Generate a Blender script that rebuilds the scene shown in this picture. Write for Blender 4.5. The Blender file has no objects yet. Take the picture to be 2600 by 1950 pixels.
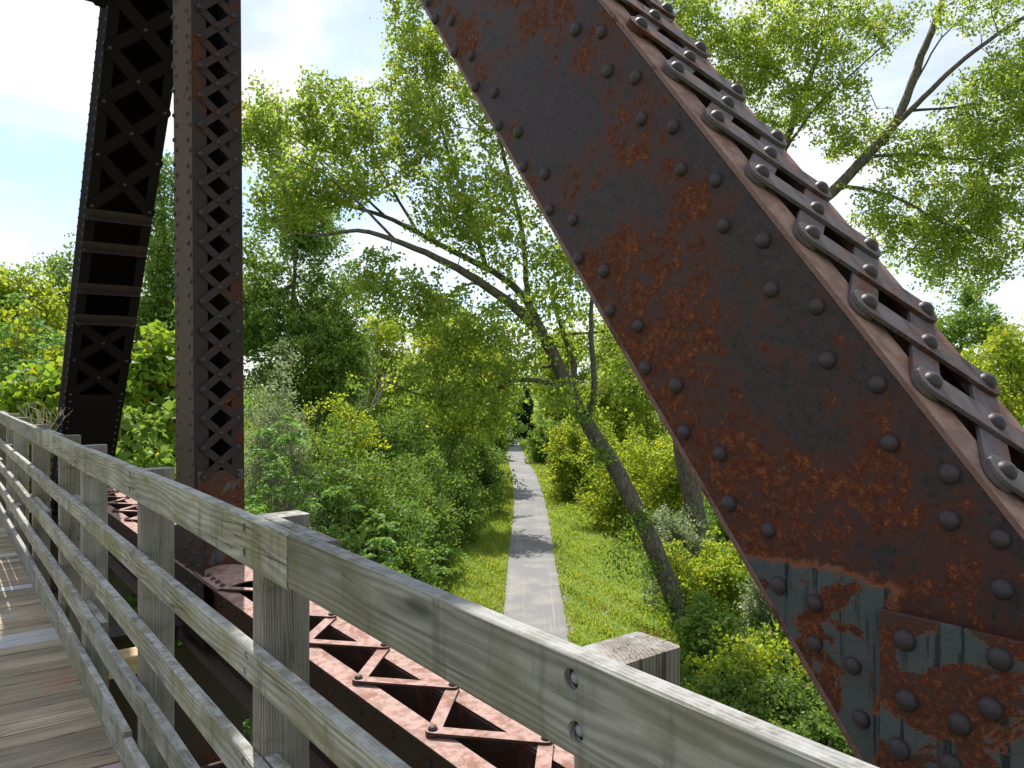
import bpy, bmesh, math, random
import numpy as np
from mathutils import Vector, Matrix

random.seed(7)
rng = np.random.default_rng(7)
scene = bpy.context.scene
COL = scene.collection
R = math.radians

# ------------------------------------------------------------------ camera, sky, sun, exposure
CAMZ = 1.83
F = 1953.0                                   # focal length in pixels of the 2600 px wide photo
cam_d = bpy.data.cameras.new("camera")
cam_d.sensor_width = 36.0
cam_d.lens = 36.0 * F / 2600.0
cam_d.clip_start = 0.05
cam_d.clip_end = 5000
cam = bpy.data.objects.new("camera", cam_d)
cam.location = (0, 0, CAMZ)
cam.rotation_euler = (R(90), 0, 0)
COL.objects.link(cam)
scene.camera = cam

SUN_EL, SUN_AZ = R(55.5), R(-19.5)               # azimuth from +Y towards +X
sdir = Vector((math.sin(SUN_AZ) * math.cos(SUN_EL), math.cos(SUN_AZ) * math.cos(SUN_EL), math.sin(SUN_EL)))
sun_d = bpy.data.lights.new("sun", 'SUN')
sun_d.energy = 5.0
sun_d.angle = R(0.5)
sun_d.color = (1.0, 0.95, 0.87)
sun = bpy.data.objects.new("sun", sun_d)
sun.rotation_euler = sdir.to_track_quat('Z', 'Y').to_euler()
sun.location = (0, 0, 60)
COL.objects.link(sun)

world = bpy.data.worlds.new("World")
scene.world = world
world.use_nodes = True
wn, wl = world.node_tree.nodes, world.node_tree.links
wn.clear()
w_out = wn.new('ShaderNodeOutputWorld')
w_bg = wn.new('ShaderNodeBackground')
w_bg.inputs['Strength'].default_value = 0.13
sky = wn.new('ShaderNodeTexSky')
sky.sky_type = 'NISHITA'
sky.sun_disc = False
sky.sun_elevation = SUN_EL
sky.sun_rotation = SUN_AZ
sky.dust_density = 0.0
sky.ozone_density = 2.0
tc = wn.new('ShaderNodeTexCoord')
mp = wn.new('ShaderNodeMapping')
mp.inputs['Scale'].default_value = (1.0, 1.0, 2.4)
mp.inputs['Location'].default_value = (-2.39, -1.253, 1.045)
mp.inputs['Rotation'].default_value = (0, 0.35, 0)
cn = wn.new('ShaderNodeTexNoise')
cn.inputs['Scale'].default_value = 2.6
cn.inputs['Detail'].default_value = 9
cn.inputs['Roughness'].default_value = 0.55
cn.inputs['Distortion'].default_value = 0.5
cr = wn.new('ShaderNodeValToRGB')
cr.color_ramp.elements[0].position = 0.38
cr.color_ramp.elements[1].position = 0.58
cr.color_ramp.elements[0].color = (0.24, 0.24, 0.24, 1)
mx = wn.new('ShaderNodeMix')
mx.data_type = 'RGBA'
mx.inputs[7].default_value = (5.3, 5.45, 5.7, 1)       # bright thin cloud, same scale as the sky
wl.new(tc.outputs['Generated'], mp.inputs['Vector'])
wl.new(mp.outputs['Vector'], cn.inputs['Vector'])
wl.new(cn.outputs['Fac'], cr.inputs['Fac'])
cg = wn.new('ShaderNodeTexNoise')
cg.inputs['Scale'].default_value = 4.5
cg.inputs['Detail'].default_value = 6
cgr = wn.new('ShaderNodeValToRGB')
cgr.color_ramp.elements[0].position = 0.35
cgr.color_ramp.elements[1].position = 0.55
cgr.color_ramp.elements[0].color = (4.1, 4.4, 5.0, 1)
cgr.color_ramp.elements[1].color = (5.6, 5.7, 5.8, 1)
wl.new(mp.outputs['Vector'], cg.inputs['Vector'])
wl.new(cg.outputs['Fac'], cgr.inputs['Fac'])
wl.new(cgr.outputs['Color'], mx.inputs[7])
wl.new(cr.outputs['Color'], mx.inputs[0])
wl.new(sky.outputs['Color'], mx.inputs[6])
wl.new(mx.outputs[2], w_bg.inputs['Color'])
wl.new(w_bg.outputs['Background'], w_out.inputs['Surface'])

scene.view_settings.view_transform = 'Standard'
scene.view_settings.look = 'None'
scene.view_settings.gamma = 1.0
scene.view_settings.exposure = 0.70
scene.cycles.max_bounces = 8
scene.cycles.transmission_bounces = 4
scene.cycles.diffuse_bounces = 5

# ------------------------------------------------------------------ frames and measuring helpers
PHI = R(37.0)
cP, sP = math.cos(PHI), math.sin(PHI)
D3 = Vector((-sP, cP, 0))                    # along the bridge, away from the camera
N3 = Vector((cP, sP, 0))                     # across the bridge, outwards over the trail
Z3 = Vector((0, 0, 1))


def W(t, l, z):
    return D3 * t + N3 * l + Z3 * z


def U(x, y, Y):
    """photo pixel (2600 x 1950) at depth Y -> world point"""
    return Vector(((x - 1300) * Y / F, Y, CAMZ - (y - 975) * Y / F))


def proj(p):
    return 1300 + F * p[0] / p[1], 975 - F * (p[2] - CAMZ) / p[1]


def frame(o, x, y):
    x, y = Vector(x).normalized(), Vector(y).normalized()
    z = x.cross(y)
    m = Matrix.Identity(4)
    for i in range(3):
        m[i][0], m[i][1], m[i][2], m[i][3] = x[i], y[i], z[i], o[i]
    return m


# ------------------------------------------------------------------ mesh helpers
class MB:
    def __init__(self):
        self.v, self.f = [], []

    def poly(self, pts, faces):
        o = len(self.v)
        self.v += [tuple(p) for p in pts]
        self.f += [tuple(i + o for i in f) for f in faces]

    def box(self, a, b):
        (x0, y0, z0), (x1, y1, z1) = a, b
        self.poly([(x0, y0, z0), (x1, y0, z0), (x1, y1, z0), (x0, y1, z0), (x0, y0, z1), (x1, y0, z1), (x1, y1, z1), (x0, y1, z1)],
                  [(0, 3, 2, 1), (4, 5, 6, 7), (0, 1, 5, 4), (1, 2, 6, 5), (2, 3, 7, 6), (3, 0, 4, 7)])

    def tube(self, pts, rad, n=6, cap=True):
        pts = [Vector(p) for p in pts]
        o = len(self.v)
        up = Vector((0.31, 0.2, 0.93))
        for i, p in enumerate(pts):
            a = pts[max(i - 1, 0)]
            b = pts[min(i + 1, len(pts) - 1)]
            t = (b - a)
            if t.length < 1e-9:
                t = Vector((0, 0, 1))
            t.normalize()
            u = t.cross(up)
            if u.length < 1e-3:
                u = t.cross(Vector((1, 0, 0)))
            u.normalize()
            w = t.cross(u)
            for k in range(n):
                an = 2 * math.pi * k / n
                self.v.append(tuple(p + (u * math.cos(an) + w * math.sin(an)) * rad[i]))
        for i in range(len(pts) - 1):
            for k in range(n):
                a, b = o + i * n + k, o + i * n + (k + 1) % n
                self.f.append((a, b, b + n, a + n))
        if cap:
            self.f.append(tuple(o + (len(pts) - 1) * n + k for k in range(n)))
            self.f.append(tuple(o + n - 1 - k for k in range(n)))

    def dome(self, c, ax, r, h, n=10, rings=3):
        ax = Vector(ax).normalized()
        u = ax.orthogonal().normalized()
        w = ax.cross(u)
        c = Vector(c)
        o = len(self.v)
        for j in range(rings):
            a = (math.pi / 2) * j / rings
            for k in range(n):
                b = 2 * math.pi * k / n
                self.v.append(tuple(c + (u * math.cos(b) + w * math.sin(b)) * r * math.cos(a) + ax * h * math.sin(a)))
        self.v.append(tuple(c + ax * h))
        for j in range(rings - 1):
            for k in range(n):
                a, b = o + j * n + k, o + j * n + (k + 1) % n
                self.f.append((a, b, b + n, a + n))
        top = o + rings * n
        for k in range(n):
            self.f.append((o + (rings - 1) * n + k, o + (rings - 1) * n + (k + 1) % n, top))

    def mesh(self, name, mat, smooth=False):
        me = bpy.data.meshes.new(name)
        me.from_pydata(self.v, [], self.f)
        me.validate()
        bm = bmesh.new()
        bm.from_mesh(me)
        bmesh.ops.recalc_face_normals(bm, faces=bm.faces)
        bm.to_mesh(me)
        bm.free()
        if smooth:
            me.polygons.foreach_set('use_smooth', [True] * len(me.polygons))
        if mat:
            me.materials.append(mat)
        return me

    def build(self, name, mat, parent=None, matrix=None, smooth=False, bevel=0):
        return link(name, self.mesh(name, mat, smooth), parent, matrix, bevel)


def link(name, data, parent=None, matrix=None, bevel=0):
    o = bpy.data.objects.new(name, data)
    COL.objects.link(o)
    if parent:
        o.parent = parent
    if matrix is not None:
        o.matrix_local = matrix
    if bevel:
        m = o.modifiers.new('bevel', 'BEVEL')
        m.width = bevel
        m.segments = 2
        m.limit_method = 'ANGLE'
    return o


def tag(o, label=None, cat=None, group=None, kind=None):
    if label:
        o['label'] = label
    if cat:
        o['category'] = cat
    if group:
        o['group'] = group
    if kind:
        o['kind'] = kind
    return o


def empty(name, loc=(0, 0, 0)):
    o = bpy.data.objects.new(name, None)
    o.location = loc
    o.empty_display_size = 0.2
    COL.objects.link(o)
    return o


# ------------------------------------------------------------------ material helpers
class NT:
    def __init__(self, name):
        self.m = bpy.data.materials.new(name)
        self.m.use_nodes = True
        self.t = self.m.node_tree
        self.t.nodes.clear()
        self.out = self.t.nodes.new('ShaderNodeOutputMaterial')

    def n(self, typ, **kw):
        nd = self.t.nodes.new('ShaderNode' + typ)
        for k, v in kw.items():
            setattr(nd, k, v)
        return nd

    def set(self, sock, v):
        if isinstance(v, bpy.types.NodeSocket):
            self.t.links.new(v, sock)
        elif isinstance(v, (int, float)) and sock.type in ('RGBA', 'VECTOR'):
            sock.default_value = (v, v, v, 1) if sock.type == 'RGBA' else (v, v, v)
        elif isinstance(v, (tuple, list)) and sock.type == 'RGBA' and len(v) == 3:
            sock.default_value = (*v, 1)
        else:
            sock.default_value = v

    def math(self, op, a, b=0.0, c=None, clamp=False):
        nd = self.n('Math', operation=op, use_clamp=clamp)
        self.set(nd.inputs[0], a)
        self.set(nd.inputs[1], b)
        if c is not None:
            self.set(nd.inputs[2], c)
        return nd.outputs[0]

    def vmath(self, op, a, b):
        nd = self.n('VectorMath', operation=op)
        self.set(nd.inputs[0], a)
        self.set(nd.inputs[1], b)
        return nd.outputs[0]

    def mix(self, f, a, b, mode='MIX'):
        nd = self.n('Mix', data_type='RGBA', blend_type=mode)
        self.set(nd.inputs[0], f)
        self.set(nd.inputs[6], a)
        self.set(nd.inputs[7], b)
        return nd.outputs[2]

    def noise(self, vec, scale=5, detail=4, rough=0.55, dist=0.0):
        nd = self.n('TexNoise')
        self.set(nd.inputs['Vector'], vec)
        nd.inputs['Scale'].default_value = scale
        nd.inputs['Detail'].default_value = detail
        nd.inputs['Roughness'].default_value = rough
        nd.inputs['Distortion'].default_value = dist
        return nd.outputs['Fac']

    def step(self, v, a, b):
        nd = self.n('MapRange', interpolation_type='SMOOTHSTEP')
        self.set(nd.inputs[0], v)
        nd.inputs[1].default_value = a
        nd.inputs[2].default_value = b
        return nd.outputs[0]

    def ramp(self, v, stops):
        nd = self.n('ValToRGB')
        self.set(nd.inputs[0], v)
        e = nd.color_ramp.elements
        while len(e) < len(stops):
            e.new(0.5)
        for el, (p, c) in zip(e, stops):
            el.position = p
            el.color = (*c, 1)
        return nd.outputs[0]

    def bump(self, h, strength=0.3, dist=0.01, normal=None):
        nd = self.n('Bump')
        nd.inputs['Strength'].default_value = strength
        nd.inputs['Distance'].default_value = dist
        self.set(nd.inputs['Height'], h)
        if normal is not None:
            self.set(nd.inputs['Normal'], normal)
        return nd.outputs[0]

    def principled(self, color, rough=0.6, normal=None, spec=0.5, metal=0.0):
        nd = self.n('BsdfPrincipled')
        self.set(nd.inputs['Base Color'], color)
        self.set(nd.inputs['Roughness'], rough)
        self.set(nd.inputs['Specular IOR Level'], spec)
        self.set(nd.inputs['Metallic'], metal)
        if normal is not None:
            self.set(nd.inputs['Normal'], normal)
        self.t.links.new(nd.outputs[0], self.out.inputs[0])
        return nd


def mat_wood(name, light, dark, green=0.5, scale=1.0, top_grey=0.7, island=False):
    N = NT(name)
    co = N.n('TexCoord').outputs['Object']
    rnd = N.n('ObjectInfo').outputs['Random']
    geo = N.n('NewGeometry')
    isl = geo.outputs['Random Per Island']
    r = isl if island else rnd
    off = N.n('CombineXYZ')
    N.set(off.inputs[0], N.math('MULTIPLY', r, 37.0))
    N.set(off.inputs[1], N.math('MULTIPLY', r, 0.31 if not island else 5.0))
    N.set(off.inputs[2], N.math('MULTIPLY_ADD', r, -0.17 if not island else 3.0, 0.06))
    p = N.vmath('ADD', co, off.outputs[0])
    warp = N.n('TexNoise')
    N.set(warp.inputs['Vector'], N.vmath('MULTIPLY', p, (1.5, 6.0, 6.0)))
    warp.inputs['Scale'].default_value = 1.0
    warp.inputs['Detail'].default_value = 2
    wv = N.vmath('MULTIPLY', N.vmath('SUBTRACT', warp.outputs['Color'], (0.5, 0.5, 0.5)), (0.0, 0.034, 0.034))
    q = N.vmath('ADD', p, wv)
    wave = N.n('TexWave', wave_type='RINGS', rings_direction='X', wave_profile='SIN')
    N.set(wave.inputs['Vector'], N.vmath('MULTIPLY', q, (0.09, 1, 1)))
    wave.inputs['Scale'].default_value = 42 * scale
    wave.inputs['Distortion'].default_value = 2.2
    wave.inputs['Detail'].default_value = 2
    wave.inputs['Detail Scale'].default_value = 1.2
    ring = wave.outputs['Fac']
    streak = N.noise(N.vmath('MULTIPLY', q, (1.6, 95, 95)), 1.0, 5, 0.65)
    streak2 = N.noise(N.vmath('MULTIPLY', q, (3.0, 260, 260)), 1.0, 3, 0.6)
    streak = N.math('ADD', N.math('MULTIPLY', streak, 0.62), N.math('MULTIPLY', streak2, 0.38))
    blot = N.noise(N.vmath('MULTIPLY', p, (2.0, 9, 9)), 1.0, 4, 0.6)
    f = N.math('ADD', N.math('MULTIPLY', ring, 0.26), N.math('MULTIPLY', streak, 0.85))
    f = N.math('ADD', f, N.math('MULTIPLY', N.math('SUBTRACT', blot, 0.5), 0.9))
    colr = N.ramp(f, [(0.22, dark), (0.55, tuple((a + b) / 2 for a, b in zip(light, dark))), (0.85, light)])
    # long drying cracks
    ck = N.noise(N.vmath('MULTIPLY', q, (0.9, 38, 38)), 1.0, 2, 0.5)
    crack = N.math('SUBTRACT', 1.0, N.step(N.math('ABSOLUTE', N.math('SUBTRACT', ck, 0.5)), 0.0, 0.016))
    gate = N.step(N.noise(N.vmath('MULTIPLY', p, (1.1, 6, 6)), 1.0, 2), 0.46, 0.56)
    crack = N.math('MULTIPLY', crack, gate)
    colr = N.mix(N.math('MULTIPLY', crack, 0.85), colr, tuple(c * 0.18 for c in dark))
    # knots
    vor = N.n('TexVoronoi')
    N.set(vor.inputs['Vector'], N.vmath('MULTIPLY', p, (1.6, 5.5, 5.5)))
    vor.inputs['Scale'].default_value = 1.0
    knot = N.math('SUBTRACT', 1.0, N.step(vor.outputs['Distance'], 0.05, 0.12))
    colr = N.mix(N.math('MULTIPLY', knot, 0.7), colr, tuple(c * 0.4 for c in dark))
    # algae on the sides, grey lichen on the top
    nz = N.n('SeparateXYZ')
    N.set(nz.inputs[0], geo.outputs['Normal'])
    up = N.step(nz.outputs[2], 0.5, 0.85)
    al = N.noise(N.vmath('MULTIPLY', p, (3.0, 5.0, 5.0)), 1.3, 5, 0.6)
    alg = N.math('MULTIPLY', N.step(al, 0.40, 0.68), green)
    alg = N.math('MULTIPLY', alg, N.math('SUBTRACT', 1.0, N.math('MULTIPLY', up, 0.8)))
    colr = N.mix(alg, colr, (0.125, 0.122, 0.052))
    stain = N.noise(N.vmath('MULTIPLY', p, (13, 2, 2.2)), 1.0, 4, 0.65)
    stm = N.math('MULTIPLY', N.math('MULTIPLY', N.step(stain, 0.52, 0.68), 0.55 if not island else 0.0), N.math('SUBTRACT', 1.0, up))
    colr = N.mix(stm, colr, (0.085, 0.085, 0.050))
    lich = N.math('MULTIPLY', N.step(N.noise(p, 14, 5, 0.7), 0.42, 0.62), N.math('MULTIPLY', up, top_grey))
    colr = N.mix(lich, colr, (0.40, 0.405, 0.40))
    spot = N.math('MULTIPLY', N.step(N.noise(p, 70, 3, 0.6), 0.66, 0.72), up)
    colr = N.mix(N.math('MULTIPLY', spot, 0.5), colr, (0.1, 0.11, 0.1))
    if not island:
        hv = N.n('HueSaturation')
        N.set(hv.inputs['Color'], colr)
        N.set(hv.inputs['Saturation'], N.math('MULTIPLY_ADD', rnd, 0.5, 0.8))
        N.set(hv.inputs['Value'], N.math('MULTIPLY_ADD', N.math('FRACT', N.math('MULTIPLY', rnd, 7.3)), 0.35, 0.85))
        colr = hv.outputs[0]
    if island:
        hs = N.n('HueSaturation')
        N.set(hs.inputs['Color'], colr)
        hs.inputs['Saturation'].default_value = 1.0
        N.set(hs.inputs['Value'], N.math('MULTIPLY_ADD', isl, 0.6, 0.7))
        colr = N.mix(N.step(isl, 0.88, 0.92), hs.outputs[0], (0.42, 0.42, 0.42))
        colr = N.mix(N.math('MULTIPLY', N.step(N.noise(co, 1.1, 3), 0.55, 0.68), 0.5), colr, (0.36, 0.17, 0.10))
    h = N.math('ADD', N.math('MULTIPLY', ring, 0.35), N.math('MULTIPLY', streak, 0.9))
    h = N.math('SUBTRACT', h, N.math('MULTIPLY', crack, 2.5))
    h = N.math('SUBTRACT', h, knot)
    N.principled(colr, 0.85, N.bump(h, 0.55, 0.004), 0.25)
    return N.m


def mat_steel(name, base_a, base_b, rust=0.5, paint=0.0, paint_z=None, dust=0.0, dustcol=(0.36, 0.20, 0.16), sc=1.0, rough=0.55, bright=1.0, bump=0.5, spec=0.32, edge=0.0, paint_t=None):
    """old riveted steel: dark oxide, orange rust flakes, remains of grey paint"""
    N = NT(name)
    co = N.n('TexCoord').outputs['Object']
    geo = N.n('NewGeometry')
    big = N.noise(co, 2.4 * sc, 3, 0.55, 0.3)
    med = N.noise(co, 9.0 * sc, 6, 0.70, 0.5)
    fleck = N.noise(N.vmath('ADD', co, (2.7, 4.1, 9.3)), 24.0 * sc, 6, 0.72, 0.4)
    fine = N.noise(co, 60 * sc, 5, 0.72)
    tiny = N.noise(co, 210, 3, 0.6)
    wst = N.noise(N.vmath('MULTIPLY', geo.outputs['Position'], (16, 16, 1.6)), 1.0, 3, 0.6)
    zone = N.math('ADD', N.math('MULTIPLY', big, 0.55), N.math('MULTIPLY', med, 0.45))
    zone = N.math('ADD', zone, N.math('MULTIPLY', N.math('SUBTRACT', wst, 0.5), 0.16))
    if edge:
        ez = N.n('SeparateXYZ')
        N.set(ez.inputs[0], co)
        zone = N.math('ADD', zone, N.math('MULTIPLY', N.step(ez.outputs[2], 0.02, 0.28), edge))
        zone = N.math('ADD', zone, N.math('MULTIPLY', N.step(ez.outputs[0], 1.6, -0.6), edge * 0.8))
        spk = N.noise(N.vmath('MULTIPLY', co, (60, 60, 150)), 1.0, 3, 0.6)
    zone = N.math('ADD', zone, (rust - 0.45) * 0.20)
    red = N.step(zone, 0.44, 0.58)
    hot = N.step(zone, 0.485, 0.60)
    base = N.mix(N.step(N.math('ADD', N.math('MULTIPLY', fine, 0.6), N.math('MULTIPLY', tiny, 0.4)), 0.35, 0.62), base_a, base_b)
    if edge:
        base = N.mix(N.math('MULTIPLY', N.step(spk, 0.58, 0.65), 0.75), base, (0.007, 0.006, 0.008))
    redm = N.step(N.math('MULTIPLY_ADD', red, 0.30, N.math('ADD', N.math('MULTIPLY', fleck, 0.55), N.math('MULTIPLY', fine, 0.45))), 0.56, 0.72)
    base = N.mix(N.math('MULTIPLY', redm, 0.85), base, tuple(c * bright for c in (0.052, 0.0175, 0.0130)))
    mask = N.step(N.math('MULTIPLY_ADD', hot, 0.20, N.math('ADD', N.math('MULTIPLY', fleck, 0.7), N.math('MULTIPLY', med, 0.3))), 0.635, 0.70)
    rv = N.math('ADD', N.math('MULTIPLY', fine, 0.65), N.math('MULTIPLY', tiny, 0.35))
    rcol = N.ramp(rv, [(0.36, tuple(c * bright for c in (0.034, 0.010, 0.007))), (0.52, tuple(c * bright for c in (0.088, 0.025, 0.011))), (0.66, tuple(c * bright for c in (0.215, 0.074, 0.026)))])
    col = N.mix(mask, base, rcol)
    height = N.math('ADD', N.math('MULTIPLY', mask, N.math('MULTIPLY_ADD', fine, 1.2, 0.1)), N.math('MULTIPLY', fine, 0.22))
    ro = N.math('MULTIPLY_ADD', mask, 0.35, rough)
    if paint > 0:
        pm = N.step(N.noise(N.vmath('ADD', co, (5.3, 1.7, 2.2)), 5.5, 7, 0.66, 0.5), 0.60 - 0.22 * paint, 0.615 - 0.22 * paint)
        if paint_z is not None:
            sp = N.n('SeparateXYZ')
            N.set(sp.inputs[0], geo.outputs['Position'])
            z = N.math('ADD', sp.outputs[2], N.math('MULTIPLY', N.math('SUBTRACT', med, 0.5), 0.12))
            pm = N.math('MULTIPLY', pm, N.math('SUBTRACT', 1.0, N.step(z, paint_z - 0.012, paint_z + 0.012)))
        if paint_t is not None:
            dd = N.n('VectorMath', operation='DOT_PRODUCT')
            N.set(dd.inputs[0], geo.outputs['Position'])
            dd.inputs[1].default_value = tuple(D3)
            tt_ = N.math('ADD', dd.outputs['Value'], N.math('MULTIPLY', N.math('SUBTRACT', med, 0.5), 0.25))
            pm = N.math('MULTIPLY', pm, N.step(tt_, paint_t - 0.02, paint_t + 0.02))
        rim = N.math('MULTIPLY', N.math('MULTIPLY', pm, N.math('SUBTRACT', 1.0, pm)), 4.0)
        drip = N.noise(N.vmath('MULTIPLY', geo.outputs['Position'], (42, 42, 2.4)), 1.0, 4, 0.65)
        pc = N.mix(N.step(drip, 0.53, 0.63), N.mix(big, (0.046, 0.053, 0.057), (0.070, 0.079, 0.082)), (0.012, 0.014, 0.019))
        col = N.mix(N.step(pm, 0.3, 0.6), col, pc)
        col = N.mix(N.math('MULTIPLY', rim, 0.9), col, (0.17, 0.055, 0.022))
        ro = N.mix(pm, ro, 0.5)
        height = N.math('ADD', height, N.math('MULTIPLY', pm, 0.7))
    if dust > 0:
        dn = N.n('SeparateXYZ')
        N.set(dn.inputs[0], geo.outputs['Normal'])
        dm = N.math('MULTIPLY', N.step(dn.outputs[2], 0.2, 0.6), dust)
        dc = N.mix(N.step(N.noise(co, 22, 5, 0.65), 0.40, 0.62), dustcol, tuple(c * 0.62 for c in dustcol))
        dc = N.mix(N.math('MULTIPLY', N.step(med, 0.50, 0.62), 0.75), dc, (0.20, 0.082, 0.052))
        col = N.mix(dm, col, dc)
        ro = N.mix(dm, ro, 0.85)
    N.principled(col, ro, N.bump(height, bump, 0.005), spec)
    return N.m


def mat_leaf(name, dark, light, trans=0.5, gloss=0.35, yellow=0.0):
    N = NT(name)
    geo = N.n('NewGeometry')
    at = N.n('Attribute', attribute_name='tint')
    v = N.math('ADD', N.math('MULTIPLY', geo.outputs['Random Per Island'], 0.5), N.math('MULTIPLY', at.outputs['Fac'], 0.5))
    mid = tuple((a + b) / 2 for a, b in zip(dark, light))
    col = N.ramp(v, [(0.1, dark), (0.5, mid), (0.9, light)])
    if yellow:
        col = N.mix(N.step(geo.outputs['Random Per Island'], 1 - yellow, 1 - yellow + 0.01), col, (0.36, 0.27, 0.03))
    pr = N.n('BsdfPrincipled')
    N.set(pr.inputs['Base Color'], col)
    pr.inputs['Roughness'].default_value = 0.5
    pr.inputs['Specular IOR Level'].default_value = gloss * 0.45
    tr = N.n('BsdfTranslucent')
    N.set(tr.inputs['Color'], N.mix(0.55, col, N.mix(1.0, col, (1.7, 1.6, 0.6), 'MULTIPLY')))
    ms = N.n('MixShader')
    ms.inputs[0].default_value = trans
    N.t.links.new(pr.outputs[0], ms.inputs[1])
    N.t.links.new(tr.outputs[0], ms.inputs[2])
    N.t.links.new(ms.outputs[0], N.out.inputs[0])
    return N.m


def mat_bark(name, a, b):
    N = NT(name)
    co = N.n('TexCoord').outputs['Object']
    p = N.vmath('MULTIPLY', co, (1, 1, 0.25))
    n1 = N.noise(p, 16, 6, 0.7, 0.6)
    n2 = N.noise(co, 3, 4)
    col = N.mix(N.step(n1, 0.38, 0.62), a, b)
    col = N.mix(N.math('MULTIPLY', N.step(n2, 0.5, 0.7), 0.4), col, tuple(c * 0.55 for c in a))
    N.principled(col, 0.95, N.bump(n1, 0.9, 0.03), 0.15)
    return N.m


def mat_simple(name, col, rough=0.7, nsc=20, var=0.25, spec=0.4, metal=0.0):
    N = NT(name)
    co = N.n('TexCoord').outputs['Object']
    n = N.noise(co, nsc, 5, 0.6)
    c = N.mix(n, tuple(x * (1 - var) for x in col), tuple(x * (1 + var) for x in col))
    N.principled(c, rough, N.bump(n, 0.3, 0.004), spec, metal)
    return N.m


M = {}
M['rail'] = mat_wood('weathered_rail_wood', (0.335, 0.328, 0.300), (0.090, 0.088, 0.076), 0.68)
M['post'] = mat_wood('weathered_post_wood', (0.31, 0.28, 0.245), (0.085, 0.075, 0.066), 0.25)
M['deck'] = mat_wood('weathered_deck_wood', (0.43, 0.36, 0.26), (0.18, 0.145, 0.095), 0.40, top_grey=0.05, island=True)
M['tie'] = mat_wood('sunlit_tie_wood', (0.58, 0.46, 0.30), (0.42, 0.32, 0.20), 0.0, top_grey=0.0)
M['bolt'] = mat_simple('galvanised_bolt', (0.19, 0.205, 0.24), 0.5, 60, 0.2, 0.4)
M['hole'] = mat_simple('recess_shade', (0.02, 0.018, 0.016), 0.9)
M['diag'] = mat_steel('rusted_diagonal_steel', (0.019, 0.0125, 0.0145), (0.038, 0.0255, 0.0285), 0.44, 0.66, 1.40, edge=0.055, spec=0.22, paint_t=0.84)
M['gusset'] = mat_steel('flaking_gusset_steel', (0.040, 0.020, 0.017), (0.060, 0.026, 0.020), 0.78, 0.36, 3.0, sc=1.3)
M['lace'] = mat_steel('grey_lacing_steel', (0.060, 0.050, 0.054), (0.095, 0.078, 0.080), 0.40, dust=0.6, dustcol=(0.140, 0.114, 0.122), rough=0.7)
M['flange'] = mat_steel('pink_dusty_flange', (0.10, 0.055, 0.045), (0.16, 0.085, 0.07), 0.2, dust=0.8, dustcol=(0.30, 0.18, 0.145))
M['postst'] = mat_steel('dark_post_steel', (0.020, 0.0135, 0.016), (0.036, 0.024, 0.027), 0.08, spec=0.16)
M['postface'] = mat_steel('skylit_brown_plate', (0.056, 0.039, 0.030), (0.090, 0.066, 0.052), -0.2, rough=0.85, spec=0.10)
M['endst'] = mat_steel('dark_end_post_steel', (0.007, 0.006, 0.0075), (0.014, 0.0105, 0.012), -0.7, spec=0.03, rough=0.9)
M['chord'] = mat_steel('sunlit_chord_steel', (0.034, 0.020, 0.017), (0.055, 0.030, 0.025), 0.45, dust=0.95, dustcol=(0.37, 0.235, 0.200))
M['lowflange'] = mat_steel('shaded_tan_flange', (0.060, 0.044, 0.034), (0.090, 0.066, 0.050), 0.0)
M['rivet'] = mat_steel('rivet_steel', (0.022, 0.017, 0.020), (0.045, 0.034, 0.040), 0.15, sc=2.0, rough=0.5, spec=0.3)
M['bark'] = mat_bark('cottonwood_bark', (0.065, 0.055, 0.042), (0.150, 0.130, 0.105))
M['twig'] = mat_bark('grey_twig_bark', (0.10, 0.085, 0.07), (0.19, 0.165, 0.14))
M['deadbark'] = mat_bark('dead_branch_bark', (0.30, 0.26, 0.23), (0.42, 0.38, 0.34))
M['cotton'] = mat_leaf('cottonwood_leaf', (0.135, 0.220, 0.045), (0.350, 0.430, 0.090), 0.64, 0.35, 0.03)
M['bright'] = mat_leaf('yellow_green_leaf', (0.150, 0.240, 0.030), (0.370, 0.420, 0.050), 0.58, 0.3, 0.03)
M['leafy'] = mat_leaf('mid_green_leaf', (0.070, 0.155, 0.030), (0.220, 0.315, 0.065), 0.48, 0.4, 0.01)
M['dark'] = mat_leaf('dark_green_leaf', (0.055, 0.115, 0.025), (0.185, 0.260, 0.055), 0.46, 0.3, 0.0)
M['grey'] = mat_leaf('silvery_leaf', (0.130, 0.180, 0.095), (0.310, 0.360, 0.230), 0.40, 0.6, 0.0)
M['sumac'] = mat_leaf('sumac_leaf', (0.080, 0.190, 0.045), (0.220, 0.345, 0.095), 0.45, 0.5, 0.01)
M['vine'] = mat_leaf('vine_leaf', (0.110, 0.225, 0.025), (0.300, 0.390, 0.045), 0.55, 0.4, 0.03)
M['juniper'] = mat_leaf('juniper_needles', (0.012, 0.035, 0.016), (0.030, 0.060, 0.028), 0.2, 0.2)
M['grass'] = mat_leaf('grass_blades', (0.140, 0.235, 0.025), (0.36, 0.41, 0.075), 0.45, 0.2, 0.03)
M['weed'] = mat_simple('dry_weed', (0.42, 0.36, 0.27), 0.9, 30)
M['rust_leaf'] = mat_leaf('dead_leaf', (0.16, 0.05, 0.015), (0.32, 0.12, 0.03), 0.3, 0.2)

# ------------------------------------------------------------------ terrain
GZ = CAMZ - 8.4


def path_x(y):
    ys = [-60, 0, 15, 24.7, 27.8, 30.4, 33.6, 37.5, 42.5, 49, 58, 70.7, 90.6, 131, 200, 400]
    xs = [0.2, 0.4, 0.6, 0.72, 0.80, 0.84, 0.87, 0.93, 1.05, 1.18, 1.25, 1.10, 0.38, -0.7, -6, -40]
    return np.interp(y, ys, xs)


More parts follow.
